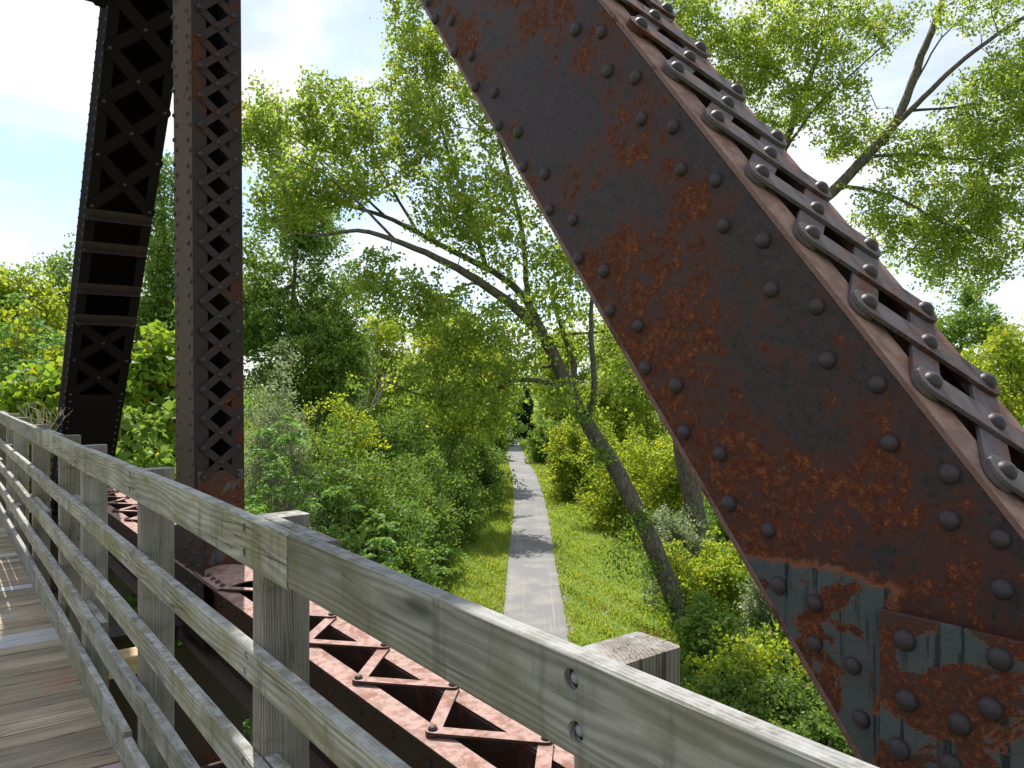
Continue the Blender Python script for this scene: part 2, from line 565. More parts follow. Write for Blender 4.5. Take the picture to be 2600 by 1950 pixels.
def ground_z(x, y):
    x = np.asarray(x, float)
    y = np.asarray(y, float)
    t = -sP * x + cP * y
    l = cP * x + sP * y
    emb = np.clip((t - 14.5) / 2.0, 0, 1) * np.clip((7.5 - np.maximum(l - 2.0, -l - 5.0)) / 7.5, 0, 1)
    z = GZ + emb * 5.9
    dx = np.abs(x - path_x(y))
    z = z - 0.35 * np.clip((dx - 4.5) / 3.0, 0, 1) + 0.12 * np.sin(x * 0.35) * np.cos(y * 0.22) * np.clip((dx - 3) / 4, 0, 1)
    return z


xs = np.concatenate([np.linspace(-1500, -60, 25), np.arange(-57, 57, 1.0), np.linspace(60, 1500, 25)])
ys = np.concatenate([np.linspace(-300, -22, 12), np.arange(-20, 60, 1.0), np.linspace(61, 160, 50), np.linspace(170, 2500, 30)])
gx, gy = np.meshgrid(xs, ys)
gz = ground_z(gx, gy)
nx, ny = len(xs), len(ys)
gv = np.stack([gx, gy, gz], -1).reshape(-1, 3)
gf = [(j * nx + i, j * nx + i + 1, (j + 1) * nx + i + 1, (j + 1) * nx + i) for j in range(ny - 1) for i in range(nx - 1)]
me = bpy.data.meshes.new('ground')
me.from_pydata(gv.tolist(), [], gf)
me.polygons.foreach_set('use_smooth', [True] * len(me.polygons))
N = NT('grassy_soil')
co = N.n('TexCoord').outputs['Object']
a = N.noise(co, 0.35, 5, 0.6)
b = N.noise(co, 6, 6, 0.7)
c1 = N.mix(N.step(b, 0.35, 0.65), (0.085, 0.150, 0.020), (0.170, 0.225, 0.045))
c2 = N.mix(N.step(b, 0.4, 0.6), (0.16, 0.16, 0.055), (0.22, 0.20, 0.09))
N.principled(N.mix(N.step(a, 0.56, 0.72), c1, c2), 0.95, N.bump(b, 0.6, 0.05), 0.1)
me.materials.append(N.m)
tag(link('ground', me), kind='structure')

# the trail: a strip 4 mm above the ground with slightly ragged edges
yy = np.arange(-15, 260, 0.5)
prng = np.random.default_rng(3)
vs, fs, across = [], [], []
cols = [-1.0, -0.75, -0.5, -0.25, 0, 0.25, 0.5, 0.75, 1.0]
for j, y in enumerate(yy):
    cx = float(path_x(y))
    for k in cols:
        hw = 1.28 + (prng.normal(0, 0.07) if abs(k) == 1 else 0)
        vs.append((cx + k * hw, y, GZ + 0.03 - 0.018 * k * k))
        across.append(k)
nc = len(cols)
for j in range(len(yy) - 1):
    for k in range(nc - 1):
        fs.append((j * nc + k, j * nc + k + 1, (j + 1) * nc + k + 1, (j + 1) * nc + k))
me = bpy.data.meshes.new('path')
me.from_pydata(vs, [], fs)
at = me.attributes.new('across', 'FLOAT', 'POINT')
at.data.foreach_set('value', across)
N = NT('stone_dust_trail')
co = N.n('TexCoord').outputs['Object']
ac = N.n('Attribute', attribute_name='across').outputs['Fac']
fine = N.noise(co, 30, 5, 0.7)
sy = N.n('SeparateXYZ')
N.set(sy.inputs[0], co)
cv = N.n('CombineXYZ')
N.set(cv.inputs[0], N.math('MULTIPLY', ac, 15.0))
N.set(cv.inputs[1], N.math('MULTIPLY', sy.outputs[1], 0.11))
strk = N.noise(cv.outputs[0], 1.0, 6, 0.68, 0.2)
patch = N.noise(co, 0.7, 5, 0.6)
col = N.mix(fine, (0.135, 0.133, 0.138), (0.225, 0.220, 0.225))
col = N.mix(N.step(patch, 0.45, 0.7), col, (0.245, 0.232, 0.220))
trk = N.step(strk, 0.50, 0.70)
wheel = N.math('SUBTRACT', 1.0, N.step(N.math('ABSOLUTE', N.math('SUBTRACT', N.math('ABSOLUTE', ac), 0.5)), 0.05, 0.36))
col = N.mix(N.math('MULTIPLY', trk, N.math('MULTIPLY_ADD', wheel, 0.34, 0.08)), col, (0.36, 0.345, 0.33))
col = N.mix(N.math('MULTIPLY', N.step(N.noise(co, 16, 2), 0.70, 0.73), 0.8), col, (0.38, 0.36, 0.31))
edge = N.step(N.math('ADD', N.math('ABSOLUTE', ac), N.math('MULTIPLY', N.math('SUBTRACT', N.noise(co, 2.2, 5), 0.5), 0.8)), 0.84, 1.02)
col = N.mix(edge, col, (0.19, 0.19, 0.09))
col = N.mix(N.step(N.noise(co, 11, 3), 0.68, 0.72), col, (0.12, 0.10, 0.06))
N.principled(col, 0.95, N.bump(fine, 0.4, 0.01), 0.15)
me.materials.append(N.m)
tag(link('path', me), kind='structure')


# ------------------------------------------------------------------ foliage machinery
def leaf_mesh(name, C, S, mat, tint=None, aspect=0.8, upbias=0.5, axis=None, lrng=None):
    """many small folded leaves in one mesh; C (n,3) centres, S (n) lengths"""
    lr = lrng or rng
    n = len(C)
    nor = lr.normal(size=(n, 3)) + np.array([0, 0, upbias])
    nor /= np.linalg.norm(nor, axis=1, keepdims=True)
    if axis is None:
        ax = lr.normal(size=(n, 3)) + np.array([0, 0, -0.5])
    else:
        ax = axis
    ax = ax - nor * np.sum(ax * nor, 1, keepdims=True)
    ax /= np.linalg.norm(ax, axis=1, keepdims=True) + 1e-9
    sd = np.cross(nor, ax)
    S = np.asarray(S)[:, None]
    v = np.empty((n, 4, 3), np.float32)
    v[:, 0] = C - ax * S * 0.5
    v[:, 1] = C + sd * S * 0.5 * aspect + nor * S * 0.12 - ax * S * 0.08
    v[:, 2] = C + ax * S * 0.5
    v[:, 3] = C - sd * S * 0.5 * aspect + nor * S * 0.12 - ax * S * 0.08
    me = bpy.data.meshes.new(name)
    me.vertices.add(n * 4)
    me.vertices.foreach_set('co', v.reshape(-1))
    me.loops.add(n * 4)
    me.loops.foreach_set('vertex_index', np.arange(n * 4, dtype=np.int32))
    me.polygons.add(n)
    me.polygons.foreach_set('loop_start', np.arange(0, n * 4, 4, dtype=np.int32))
    me.polygons.foreach_set('loop_total', np.full(n, 4, np.int32))
    me.update(calc_edges=True)
    at = me.attributes.new('tint', 'FLOAT', 'POINT')
    tv = lr.random(n) if tint is None else np.asarray(tint)
    at.data.foreach_set('value', np.repeat(tv, 4).astype(np.float32))
    me.materials.append(mat)
    return me


def grow(nodes, att, mb, r0=0.03, lr=None):
    """connect attractor points to the nearest part of the skeleton with thin curved branches"""
    lr = lr or rng
    P = np.array(nodes, float)
    A = np.array(att, float)
    d = np.min(np.linalg.norm(A[:, None] - P[None], axis=2), axis=1)
    for i in np.argsort(d):
        a = A[i]
        dist = np.linalg.norm(P - a, axis=1) + np.maximum(0, P[:, 2] - a[2]) * 0.6
        q = P[np.argmin(dist)]
        L = np.linalg.norm(a - q)
        if L < 0.05:
            continue
        mid = (a + q) / 2 + lr.normal(size=3) * L * 0.10 + np.array([0, 0, 0.08 * L])
        r = min(r0, 0.009 + 0.013 * L)
        mb.tube([q, mid, a], [r, r * 0.75, r * 0.4], 4, cap=False)
        P = np.vstack([P, mid, a])


def ell_points(n, ells, lr, shell=0.55):
    """points inside a list of ellipsoids (centre, radii, weight), denser near the surface"""
    w = np.array([e[2] for e in ells], float)
    k = lr.choice(len(ells), n, p=w / w.sum())
    v = lr.normal(size=(n, 3))
    v /= np.linalg.norm(v, axis=1, keepdims=True)
    r = lr.random(n) ** (1 / 3.0)
    r = shell + (1 - shell) * r if shell > 0 else r
    r = np.where(lr.random(n) < 0.3, lr.random(n) ** 0.5, r)
    C = np.array([e[0] for e in ells])[k]
    Rr = np.array([e[1] for e in ells])[k]
    return C + v * r[:, None] * Rr


DENS = 1.35


def clusters_to_leaves(att, per, sigma, lr, tintspread=0.35, flat=0.7):
    """leaves set along short sprays that leave each twig end outwards"""
    n = len(att)
    cnt = np.maximum(1, lr.poisson(per * DENS * lr.uniform(0.4, 1.6, n)))
    idx = np.repeat(np.arange(n), cnt)
    c = att.mean(0)
    ext = att.std(0) + 0.2
    v = (att - c) / ext
    v = v / (np.linalg.norm(v, axis=1, keepdims=True) + 1e-6) * 0.8 + lr.normal(size=(n, 3)) * 0.75 + np.array([0, 0, 0.25])
    v /= np.linalg.norm(v, axis=1, keepdims=True)
    Ls = sigma * lr.uniform(2.0, 4.6, n)
    m = len(idx)
    u = lr.random(m)
    rad = sigma * (0.22 + 0.42 * np.sin(np.pi * np.clip(u, 0.05, 0.98)))
    off = lr.normal(size=(m, 3)) * rad[:, None] * np.array([1, 1, flat])
    P = att[idx] + v[idx] * ((u - 0.3) * Ls[idx])[:, None] + off
    P[:, 2] -= (u ** 2) * Ls[idx] * 0.18
    ct = np.clip(lr.normal(0.5, tintspread, n), 0, 1)
    return P, np.clip(ct[idx] + lr.normal(0, 0.1, m), 0, 1)


def img_ell(x, y, Y, rx, ry, rY, w=1.0):
    """ellipsoid given by its place and size in the photo and its depth"""
    return (np.array(U(x, y, Y)), np.array([rx * Y / F, rY, ry * Y / F]), w)


def limb(mb, pts, r0, r1, n=8, wob=0.0, lr=None):
    P = np.array(pts, float)
    # resample with a smooth curve
    t = np.concatenate([[0], np.cumsum(np.linalg.norm(np.diff(P, axis=0), axis=1))])
    m = max(6, int(t[-1] / 0.35))
    tt = np.linspace(0, t[-1], m)
    Q = np.stack([np.interp(tt, t, P[:, i]) for i in range(3)], 1)
    for _ in range(3):
        Q[1:-1] = (Q[:-2] + 2 * Q[1:-1] + Q[2:]) / 4
    if wob:
        Q[1:-1] += (lr or rng).normal(0, wob, (m - 2, 3))
    rad = np.linspace(r0, r1, m)
    mb.tube(Q, rad, n)
    return Q


def tree_obj(name, label, cat, loc, mat_trunk, mat_crown, trunk_mb, C, S, tint, group=None, aspect=0.8, parts=('trunk', 'crown'), upbias=0.5, lr=None):
    root = empty(name, loc)
    tag(root, label, cat, group)
    inv = Matrix.Translation(-Vector(loc))
    trunk_mb.build(parts[0], mat_trunk, root, inv, smooth=True)
    o = link(parts[1], leaf_mesh(parts[1], C, S, mat_crown, tint, aspect, upbias, lrng=lr), root, inv)
    return root


def auto_tree(label, x, ytop, Y, wpx, leaf, nclu, per, size, name='tree', cat='tree', seed=1, trunk_r=0.16, base=0.18, sigma=0.35, group=None, shape='round', aspect=0.8, rY=None, bark='bark', parts=('trunk', 'crown'), dx=0.0):
    """tree or shrub from its place in the photo: centre column x, top row ytop, depth Y, crown width in pixels"""
    lr = np.random.default_rng(seed)
    X = (x - 1300) * Y / F
    zt = CAMZ - (ytop - 975) * Y / F
    Yb = Y
    zb = float(ground_z(X, Yb)) - 0.05
    H = max(zt - zb, 0.8)
    Wd = wpx * Y / F
    rY = rY or Wd * 0.5
    ells = []
    if shape == 'bush':
        for i in range(11):
            an, q = lr.random() * 6.28, math.sqrt(lr.random()) * 0.40
            hh = H * (lr.uniform(0.55, 1.0) if i else 1.0) * (1 - 0.35 * q)
            rx = Wd * lr.uniform(0.10, 0.22)
            cx_, cy_ = X + math.cos(an) * q * Wd, Yb + math.sin(an) * q * 2 * rY
            for k in range(3):
                rz = hh * 0.22
                zc = zb + hh - rz - k * hh * 0.27
                ells.append((np.array([cx_ + lr.normal(0, rx * 0.4), cy_ + lr.normal(0, rx * 0.4), zc]), np.array([rx, rx * 1.1, rz]) * lr.uniform(0.8, 1.3) * (1 + 0.25 * k), rx))
    else:
        K = 12
        for i in range(K):
            u = (i + 0.5) / K
            z = zb + H * (base + (1 - base) * u)
            rr = 0.5 * (1.05 - u) if shape == 'cone' else 0.5 * math.sqrt(max(0.06, 1 - (2 * (u - 0.42)) ** 2 * 0.8))
            rad = rr * (0.62 if shape == 'cone' else 0.42)
            for j in range(2 if shape == 'cone' else 3):
                an = lr.random() * 6.28
                q = lr.uniform(0.3, 0.75)
                rz = H * (1 - base) / K * 1.1
                ells.append((np.array([X + Wd * rr * q * math.cos(an), Yb + rY * 2 * rr * q * math.sin(an), min(z + lr.normal(0, rz * 0.5), zt - rz * 0.6)]),
                             np.array([Wd * rad, rY * 2 * rad, rz]) * lr.uniform(0.7, 1.25), rr * rr + 0.05))
    att = ell_points(nclu, ells, lr, 0.45)
    if shape == 'bush':
        # young shoots that stick out of the top and sides
        k = lr.integers(0, len(att), max(14, nclu // 9))
        q = att[k]
        q = q[q[:, 2] > zb + 0.45 * H]
        v = lr.normal(size=q.shape) * 0.45 + np.array([0, 0, 1.0])
        ln = lr.uniform(0.15, 0.5, len(q)) * min(1.8, 0.35 * H + 0.3)
        att = np.vstack([att] + [q + v * (ln * f)[:, None] for f in (0.5, 1.0)])
    att[:, 2] = np.maximum(att[:, 2], ground_z(att[:, 0], att[:, 1]) + 0.1)
    mb = MB()
    nodes = []
    if cat == 'tree':
        tp = [(X + dx, Yb, zb), (X + dx * 0.7 + lr.normal(0, .1), Yb, zb + H * 0.3), (X + lr.normal(0, .2), Yb, zb + H * 0.6), (X, Yb, zb + H * 0.9)]
        nodes += list(limb(mb, tp, trunk_r, trunk_r * 0.25, 8, 0.015, lr))
        for k in range(7):
            a = att[lr.integers(len(att))]
            s = nodes[int(len(nodes) * lr.uniform(0.25, 0.7))] if k else nodes[len(nodes) // 2]
            mid = (np.array(s) + a) / 2 + np.array([0, 0, 0.3])
            nodes += list(limb(mb, [s, mid, a], trunk_r * 0.4, 0.02, 6, 0.01, lr))
    else:
        for k in range(6):
            a = att[lr.integers(len(att))]
            b = np.array([X + lr.normal(0, Wd * 0.12), Yb + lr.normal(0, 0.2), zb])
            nodes += list(limb(mb, [b, (a + b) / 2 + np.array([0, 0, 0.25]), a], trunk_r * 0.3, 0.012, 5, 0.01, lr))
    grow(nodes, att[:min(len(att), 220)], mb, 0.03, lr)
    C, T = clusters_to_leaves(att, per, sigma, lr)
    C[:, 2] = np.maximum(C[:, 2], zb + 0.05)
    S = size * 1.2 * lr.uniform(0.5, 1.4, len(C))
    return tree_obj(name, label, cat, (X + dx, Yb, zb), M[bark], M[leaf], mb, C, S, T, group, aspect, parts, lr=lr)


def frond_shrub(label, x, ytop, Y, wpx, leaf, nfr, flen, seed, name='sumac_shrub', rY=None, pairs=9):
    """sumac: stems ending in rosettes of long feather-shaped leaves"""
    lr = np.random.default_rng(seed)
    X = (x - 1300) * Y / F
    zt = CAMZ - (ytop - 975) * Y / F
    zb = float(ground_z(X, Y)) - 0.05
    H = max(zt - zb, 1.0)
    Wd = wpx * Y / F
    rY = rY or Wd * 0.5
    nst = max(10, nfr // 6)
    mb = MB()
    C, S, A, T = [], [], [], []
    for k in range(nst):
        u, v = lr.uniform(-1, 1, 2)
        rr = max(0.0, 1 - (u * u + v * v) * 0.5)
        lvl = lr.uniform(0.15, 1.0) ** 0.8
        top = np.array([X + u * Wd * 0.5, Y + v * rY, zb + H * (0.15 + 0.85 * lvl * (0.45 + 0.55 * rr)) - 0.1])
        bot = np.array([X + u * Wd * 0.2, Y + v * rY * 0.5, zb])
        mid = (top * 0.55 + bot * 0.45) + np.array([u * 0.15, v * 0.15, 0])
        limb(mb, [bot, mid, top], 0.022, 0.008, 5, 0.01, lr)
        st = lr.random()
        for j in range(7):
            an = 2 * math.pi * (j / 7 + lr.normal(0, 0.05))
            L = flen * lr.uniform(0.7, 1.15)
            out = np.array([math.cos(an), math.sin(an), 0])
            el = lr.uniform(-0.2, 1.25)
            side = np.cross(out, [0, 0, 1])
            pts = []
            for q in range(pairs + 1):
                s = q / pairs
                pts.append(top + out * L * s * math.cos(el) + np.array([0, 0, 1]) * L * (s * math.sin(el) - 0.55 * s * s))
            pts = np.array(pts)
            for q in range(1, pairs + 1):
                ll = L * 0.36 * math.sin(math.pi * (0.18 + 0.72 * q / pairs))
                for sg in (-1, 1):
                    dirv = side * sg * 0.9 + (pts[q] - pts[q - 1]) / L * 3.0 + np.array([0, 0, -0.25])
                    dirv /= np.linalg.norm(dirv)
                    C.append(pts[q] + dirv * ll * 0.5)
                    A.append(dirv)
                    S.append(ll)
                    T.append(st * 0.7 + lr.random() * 0.3)
    root = empty(name, (X, Y, zb))
    tag(root, label, 'shrub')
    inv = Matrix.Translation(-Vector((X, Y, zb)))
    mb.build('stems', M['twig'], root, inv, smooth=True)
    link('foliage', leaf_mesh('foliage', np.array(C), np.array(S), M[leaf], np.array(T), 0.36, 1.1, np.array(A), lr), root, inv)
    return root


# ------------------------------------------------------------------ the truss bridge
bridge = empty('truss_bridge', (0, 0, 0))
tag(bridge, 'rusty riveted steel truss bridge with laced members rising beside the boardwalk', 'bridge')

stuff_rivets = MB()                          # the many small far rivets
rivet_me = MB()
rivet_me.dome((0, 0, 0), (0, 0, 1), 0.0218, 0.0180, 16, 6)
RIVET = rivet_me.mesh('rivet', M['rivet'], True)
n_rivets = [0]


def rivet(parent, loc, axis, scale=1.0, frame_m=None, single=False):
    """loc/axis in the frame of the parent part"""
    if single and n_rivets[0] < 100:
        o = bpy.data.objects.new('rivet', RIVET)
        COL.objects.link(o)
        o.parent = parent
        q = Vector(axis).to_track_quat('Z', 'Y').to_matrix().to_4x4()
        o.matrix_local = Matrix.Translation(Vector(loc)) @ q @ Matrix.Scale(scale, 4)
        n_rivets[0] += 1
    else:
        stuff_rivets.dome(frame_m @ Vector(loc), frame_m.to_3x3() @ Vector(axis), 0.0205 * scale, 0.0155 * scale, 8, 3)


def stadium(p, q, width, z0, z1, n=7):
    """flat bar with round ends between p and q (x, y), from z0 to z1"""
    p, q = Vector(p), Vector(q)
    d = (q - p).normalized()
    a0 = math.atan2(d.y, d.x)
    r = width / 2
    pts = []
    for c, s in ((q, -1), (p, 1)):
        for k in range(n + 1):
            an = a0 + (math.pi / 2) * s + math.pi * k / n
            pts.append((c.x + r * math.cos(an), c.y + r * math.sin(an)))
    m = len(pts)
    v = [(x, y, z0) for x, y in pts] + [(x, y, z1) for x, y in pts]
    f = [tuple(range(m)), tuple(range(2 * m - 1, m - 1, -1))] + [(k, k + m, (k + 1) % m + m, (k + 1) % m) for k in range(m)]
    b = MB()
    b.poly(v, f)
    return b


def member(name, fm, s0, s1, Dp, Wd, mat, flange=0.10, wt=0.012, mat_fl=None):
    """box member: two side plates joined at both edges by flange angles (x along, y across the bridge, z depth)"""
    b = MB()
    for sg in (-1, 1):
        y0, y1 = sorted((sg * Wd / 2, sg * (Wd / 2 - wt)))
        b.box((s0, y0, -Dp / 2 + 0.015), (s1, y1, Dp / 2 - 0.015))
    o = b.build(name, mat, bridge, fm, bevel=0.002)
    for sg in (-1, 1):
        fb = MB()
        for sz in (-1, 1):
            y0, y1 = sorted((sg * (Wd / 2 + 0.001), sg * (Wd / 2 - flange)))
            z0, z1 = sorted((sz * Dp / 2, sz * (Dp / 2 - 0.0145)))
            fb.box((s0, y0, z0), (s1, y1, z1))
            y0, y1 = sorted((sg * (Wd / 2 - wt - 0.0005), sg * (Wd / 2 - wt - 0.0125)))
            z0, z1 = sorted((sz * (Dp / 2 - 0.0150), sz * (Dp / 2 - 0.11)))
            fb.box((s0, y0, z0), (s1, y1, z1))
        fb.build('flange_angle', mat_fl or mat, o, None, bevel=0.002)
    return o


def x_lacing(parent, fm, levels, Wd, Dp, gauge, mat, width=0.058, single=False, sz=-1, cross_rivet=True, rs=1.0):
    ya, yb = -Wd / 2 + gauge, Wd / 2 - gauge
    zf = sz * Dp / 2
    for a, b in zip(levels[:-1], levels[1:]):
        for k, (p, q) in enumerate((((a, ya), (b, yb)), ((b, ya), (a, yb)))):
            z0 = zf + sz * (0.0015 + 0.0115 * k)
            z1 = z0 + sz * 0.011
            stadium(p, q, width, min(z0, z1), max(z0, z1)).build('lacing_bar', mat, parent, None, bevel=0.0015)
        if cross_rivet:
            rivet(parent, ((a + b) / 2, 0, zf + sz * 0.024), (0, 0, sz), rs, fm, single)
    for a in levels:
        for y in (ya, yb):
            rivet(parent, (a, y, zf + sz * 0.024), (0, 0, sz), rs, fm, single)


# --- the near diagonal, its deck-side plate in the plane L = 1.66
AL = R(51.9)
eD = D3 * math.cos(AL) + Z3 * math.sin(AL)
DW, DD, LT = 0.385, 0.611, 1.66
fD = frame(W(0.663, LT + DW / 2, 1.16), eD, N3)
fDi = fD.inverted()
diag = member('diagonal', fD, -1.75, 9.6, DD, DW, M['diag'], mat_fl=M['flange'])
diag['label'] = 'wide rust-blotched plate diagonal close to the camera'


def on_plane(x, y, L):
    """photo pixel on the vertical plane at distance L from the camera line"""
    Yd = F * L / (cP * (x - (1300 - F * math.tan(PHI))))
    return U(x, y, Yd)


gx0 = LT - 0.014
web_rivets = [(941, 42), (976, 45), (983, 113), (1019, 121), (1028, 187), (1069, 201), (1078, 272), (1120, 286), (1131, 360), (1178, 376),
              (1188, 453), (1239, 475), (1251, 558), (1306, 585), (1319, 671), (1380, 704), (1395, 795), (1462, 832), (1479, 933), (1556, 980),
              (1576, 1087), (1661, 1145), (1683, 1265), (1760, 1303), (1760, 1391), (1843, 1438), (1861, 1553),
              (1245, 64), (1300, 70), (1314, 154), (1374, 168), (1387, 257), (1455, 274), (1472, 366), (1547, 390), (1564, 488), (1649, 519),
              (1667, 625), (1765, 662), (1788, 778), (1896, 830), (1923, 957), (2052, 1023), (2052, 1123), (2161, 1164), (2166, 1272)]
for x, y in web_rivets:
    p = fDi @ on_plane(x * 2600 / 2212, y * 2600 / 2212, LT)
    rivet(diag, (p.x, -DW / 2 - 0.0005, p.z), (0, -1, 0), random.uniform(0.90, 1.06), fD, True)
# the rows go on above the picture
for k in range(0, 44):
    s = 3.1 + k * 0.145
    for zz in (DD / 2 - 0.035, DD / 2 - 0.075, -DD / 2 + 0.07, -DD / 2 + 0.12):
        rivet(diag, (s + (0.07 if zz in (DD / 2 - 0.075, -DD / 2 + 0.12) else 0), -DW / 2 - 0.0005, zz), (0, -1, 0), 1, fD)

# lacing on the upper side; level positions from the photo
lv = []
for x, y in ((260, 130), (440, 350), (645, 600), (870, 865), (1125, 1170), (1410, 1510)):
    px, py = 1500 + x / 1.952, y / 1.952
    # intersect the view ray with the upper face of the diagonal
    o_, d_ = fDi @ Vector((0, 0, CAMZ)), (fDi.to_3x3() @ Vector(((px - 1300) / F, 1, -(py - 975) / F)))
    k = (-DD / 2 - 0.02 - o_.z) / d_.z
    lv.append((o_ + d_ * k).x)
lv = np.array(lv)
pit = float(np.mean(np.diff(lv)))
print('diag lacing levels', lv, 'pitch', pit)
L0 = float(lv[3])
levels = [L0 + pit * (k - 3) for k in range(-5, 9)]
x_lacing(diag, fD, sorted(levels), DW, DD, 0.055, M['lace'], 0.079, True)
b = MB()
lo = min(levels) - 0.12
b.box((lo - 0.55, -DW / 2 + 0.02, -DD / 2 - 0.013), (lo + 0.04, DW / 2 - 0.02, -DD / 2 - 0.001))
b.build('tie_plate', M['flange'], diag, None, bevel=0.002)

b = MB()
b.box((-1.7, -DW / 2 + 0.015, DD / 2 + 0.001), (9.5, DW / 2 - 0.015, DD / 2 + 0.012))
b.build('cover_or_shade_plate', M['diag'], diag, None, bevel=0.002)  # added plate closing the lower side to keep the inside dark

# gusset plate at the foot of the diagonal
fG = frame(W(0.85, LT - 0.013, 1.345), -D3, Z3)
b = MB()
b.box((0, -1.25, 0.0), (1.55, 0, 0.012))
gus = b.build('gusset_plate', M['gusset'], bridge, fG, bevel=0.003)
gus['label'] = 'grey painted plate with flaking orange rust at the foot of the diagonal'
print('gusset normal', fG.to_3x3() @ Vector((0, 0, 1)), 'N3', N3)
fGi = fG.inverted()
for x, y in ((1955, 1382), (2160, 1422), (1960, 1512), (2141, 1530), (2074, 1562), (1943, 1617), (2055, 1652)):
    p = fGi @ on_plane(x * 2600 / 2212, y * 2600 / 2212, LT - 0.025)
    rivet(gus, (p.x, p.y, 0.0125), (0, 0, 1), 1.1, fG, True)

# --- hip vertical
PW, PD = 0.382, 0.60
upP = Vector((-0.0106, 0, 1)).normalized()
fP = frame(W(6.74, 1.68 + PW / 2, CAMZ), upP, N3)
post = member('vertical_post', fP, -2.0, 7.3, PD, PW, M['postst'])
post['label'] = 'dark upright post with diamond lacing'


def level_for(fm, y_img, yl, zl):
    a, b_ = -6.0, 9.0
    for _ in range(60):
        m = (a + b_) / 2
        if proj(fm @ Vector((m, yl, zl)))[1] > y_img:
            a = m
        else:
            b_ = m
    return (a + b_) / 2


plv = [level_for(fP, 19 + 74.6 * k, -PW / 2 + 0.055, -PD / 2) for k in range(-3, 17)]
x_lacing(post, fP, plv, PW, PD, 0.055, M['postst'], 0.061)
b = MB()
b.box((plv[-1] - 0.9, -PW / 2 + 0.01, -PD / 2 - 0.012), (plv[-1] + 0.05, PW / 2 - 0.01, -PD / 2 - 0.001))
b.build('tie_plate', M['gusset'], post, None, bevel=0.002)
# brown deck-side plate, sky light put into its lighter colour
b = MB()
b.box((-2.0, -PW / 2 - 0.010, -PD / 2 + 0.02), (7.3, -PW / 2 - 0.001, PD / 2 - 0.012))
b.build('side_plate', M['postface'], post, None, bevel=0.002)
s = -1.9
k = 0
while s < 3.4:
    for zz, dz in ((-PD / 2 + 0.09, 0.035), (PD / 2 - 0.09, -0.035)):
        rivet(post, (s, -PW / 2 - 0.010, zz + (dz if k % 2 else -dz) * 1.0), (0, -1, 0), 1.0, fP)
    if plv[-1] - 0.7 < s < plv[-1]:
        for y in (-PW / 2 + 0.055, PW / 2 - 0.055):
            rivet(post, (s, y, -PD / 2 - 0.013), (0, 0, -1), 1.0, fP)
    s += 0.105
    k += 1
# solid plate in place of back lacing, added to keep the inside dark
b = MB()
b.box((-2.0, -PW / 2 + 0.165, PD / 2 + 0.001), (7.3, PW / 2 - 0.01, PD / 2 + 0.012))
b.build('cover_or_shade_plate', M['postst'], post)

# --- inclined end post at the far portal
AE = R(52.0)
eE = -D3 * math.cos(AE) + Z3 * math.sin(AE)
EW, ED = 0.747, 0.55
fE = frame(W(11.187, 1.50 + EW / 2, 3.653), eE, N3)
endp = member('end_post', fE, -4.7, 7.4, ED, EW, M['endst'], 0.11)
endp['label'] = 'leaning far end post with wide cross lacing'
b = MB()
b.box((-4.7, -EW / 2 + 0.02, ED / 2 + 0.001), (7.4, EW / 2 - 0.02, ED / 2 + 0.014))
b.build('cover_or_shade_plate', M['endst'], endp)
le = [level_for(fE, y, -EW / 2 + 0.055, -ED / 2) for y in (-150, -15, 120, 255, 390, 520)]
x_lacing(endp, fE, sorted(le), EW, ED, 0.05, M['endst'], 0.135, rs=1.1)
le2 = [level_for(fE, y, -EW / 2 + 0.055, -ED / 2) for y in (821, 912, 999)]
x_lacing(endp, fE, sorted(le2), EW, ED, 0.05, M['endst'], 0.135, rs=1.1)
for y in (537, 619, 725, 804):
    s = level_for(fE, y, -EW / 2, -ED / 2)
    b = MB()
    b.box((s - 0.05, -EW / 2 + 0.005, -ED / 2 - 0.014), (s + 0.05, EW / 2 - 0.005, -ED / 2 - 0.002))
    b.box((s - 0.062, -EW / 2 + 0.005, -ED / 2 - 0.09), (s - 0.051, EW / 2 - 0.005, -ED / 2 - 0.002))
    b.build('batten_angle', M['postst'], endp)
b = MB()
s1 = min(le2)
b.box((s1 - 2.2, -EW / 2 + 0.005, -ED / 2 - 0.016), (s1 - 0.02, EW / 2 - 0.005, -ED / 2 - 0.002))
b.build('tie_plate', M['endst'], endp)
s = -4.4
k = 0
while s < 3.6:
    for zz, dz in ((-ED / 2 + 0.06, 0.0), (ED / 2 - 0.06, 0.0)):
        rivet(endp, (s, -EW / 2 - 0.001, zz), (0, -1, 0), 1.0, fE)
    if s < s1 - 0.05:
        for y in (-EW / 2 + 0.055, EW / 2 - 0.055):
            rivet(endp, (s, y, -ED / 2 - 0.017), (0, 0, -1), 1.0, fE)
    s += 0.125
    k += 1

# --- top chord and portal strut (above the picture; they shade the deck)
fT = frame(W(6.74, 1.68 + PW / 2, 9.15), -D3, N3)
b = MB()
b.box((-0.3, -0.20, -0.3), (14.5, -0.185, 0.3))
b.box((-0.3, 0.185, -0.3), (14.5, 0.20, 0.3))
b.box((-0.3, -0.20, -0.315), (14.5, 0.20, -0.301))
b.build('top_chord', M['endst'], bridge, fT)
fS = frame(fE @ Vector((level_for(fE, 2, -EW / 2, 0.0), -EW / 2 - 0.002, 0)), -N3, fE.to_3x3() @ Vector((1, 0, 0)))
b = MB()
b.box((0, 0.55, -0.15), (5.2, 0.67, 0.15))
b.box((0, 1.75, -0.15), (5.2, 1.87, 0.15))
for k in range(4):
    b.poly(stadium((0.1 + k * 1.28, 0.62), (1.3 + k * 1.28, 1.8), 0.11, -0.02, 0.0).v, [])
b.box((0.0, -0.02, -0.12), (0.3, 0.56, -0.10))
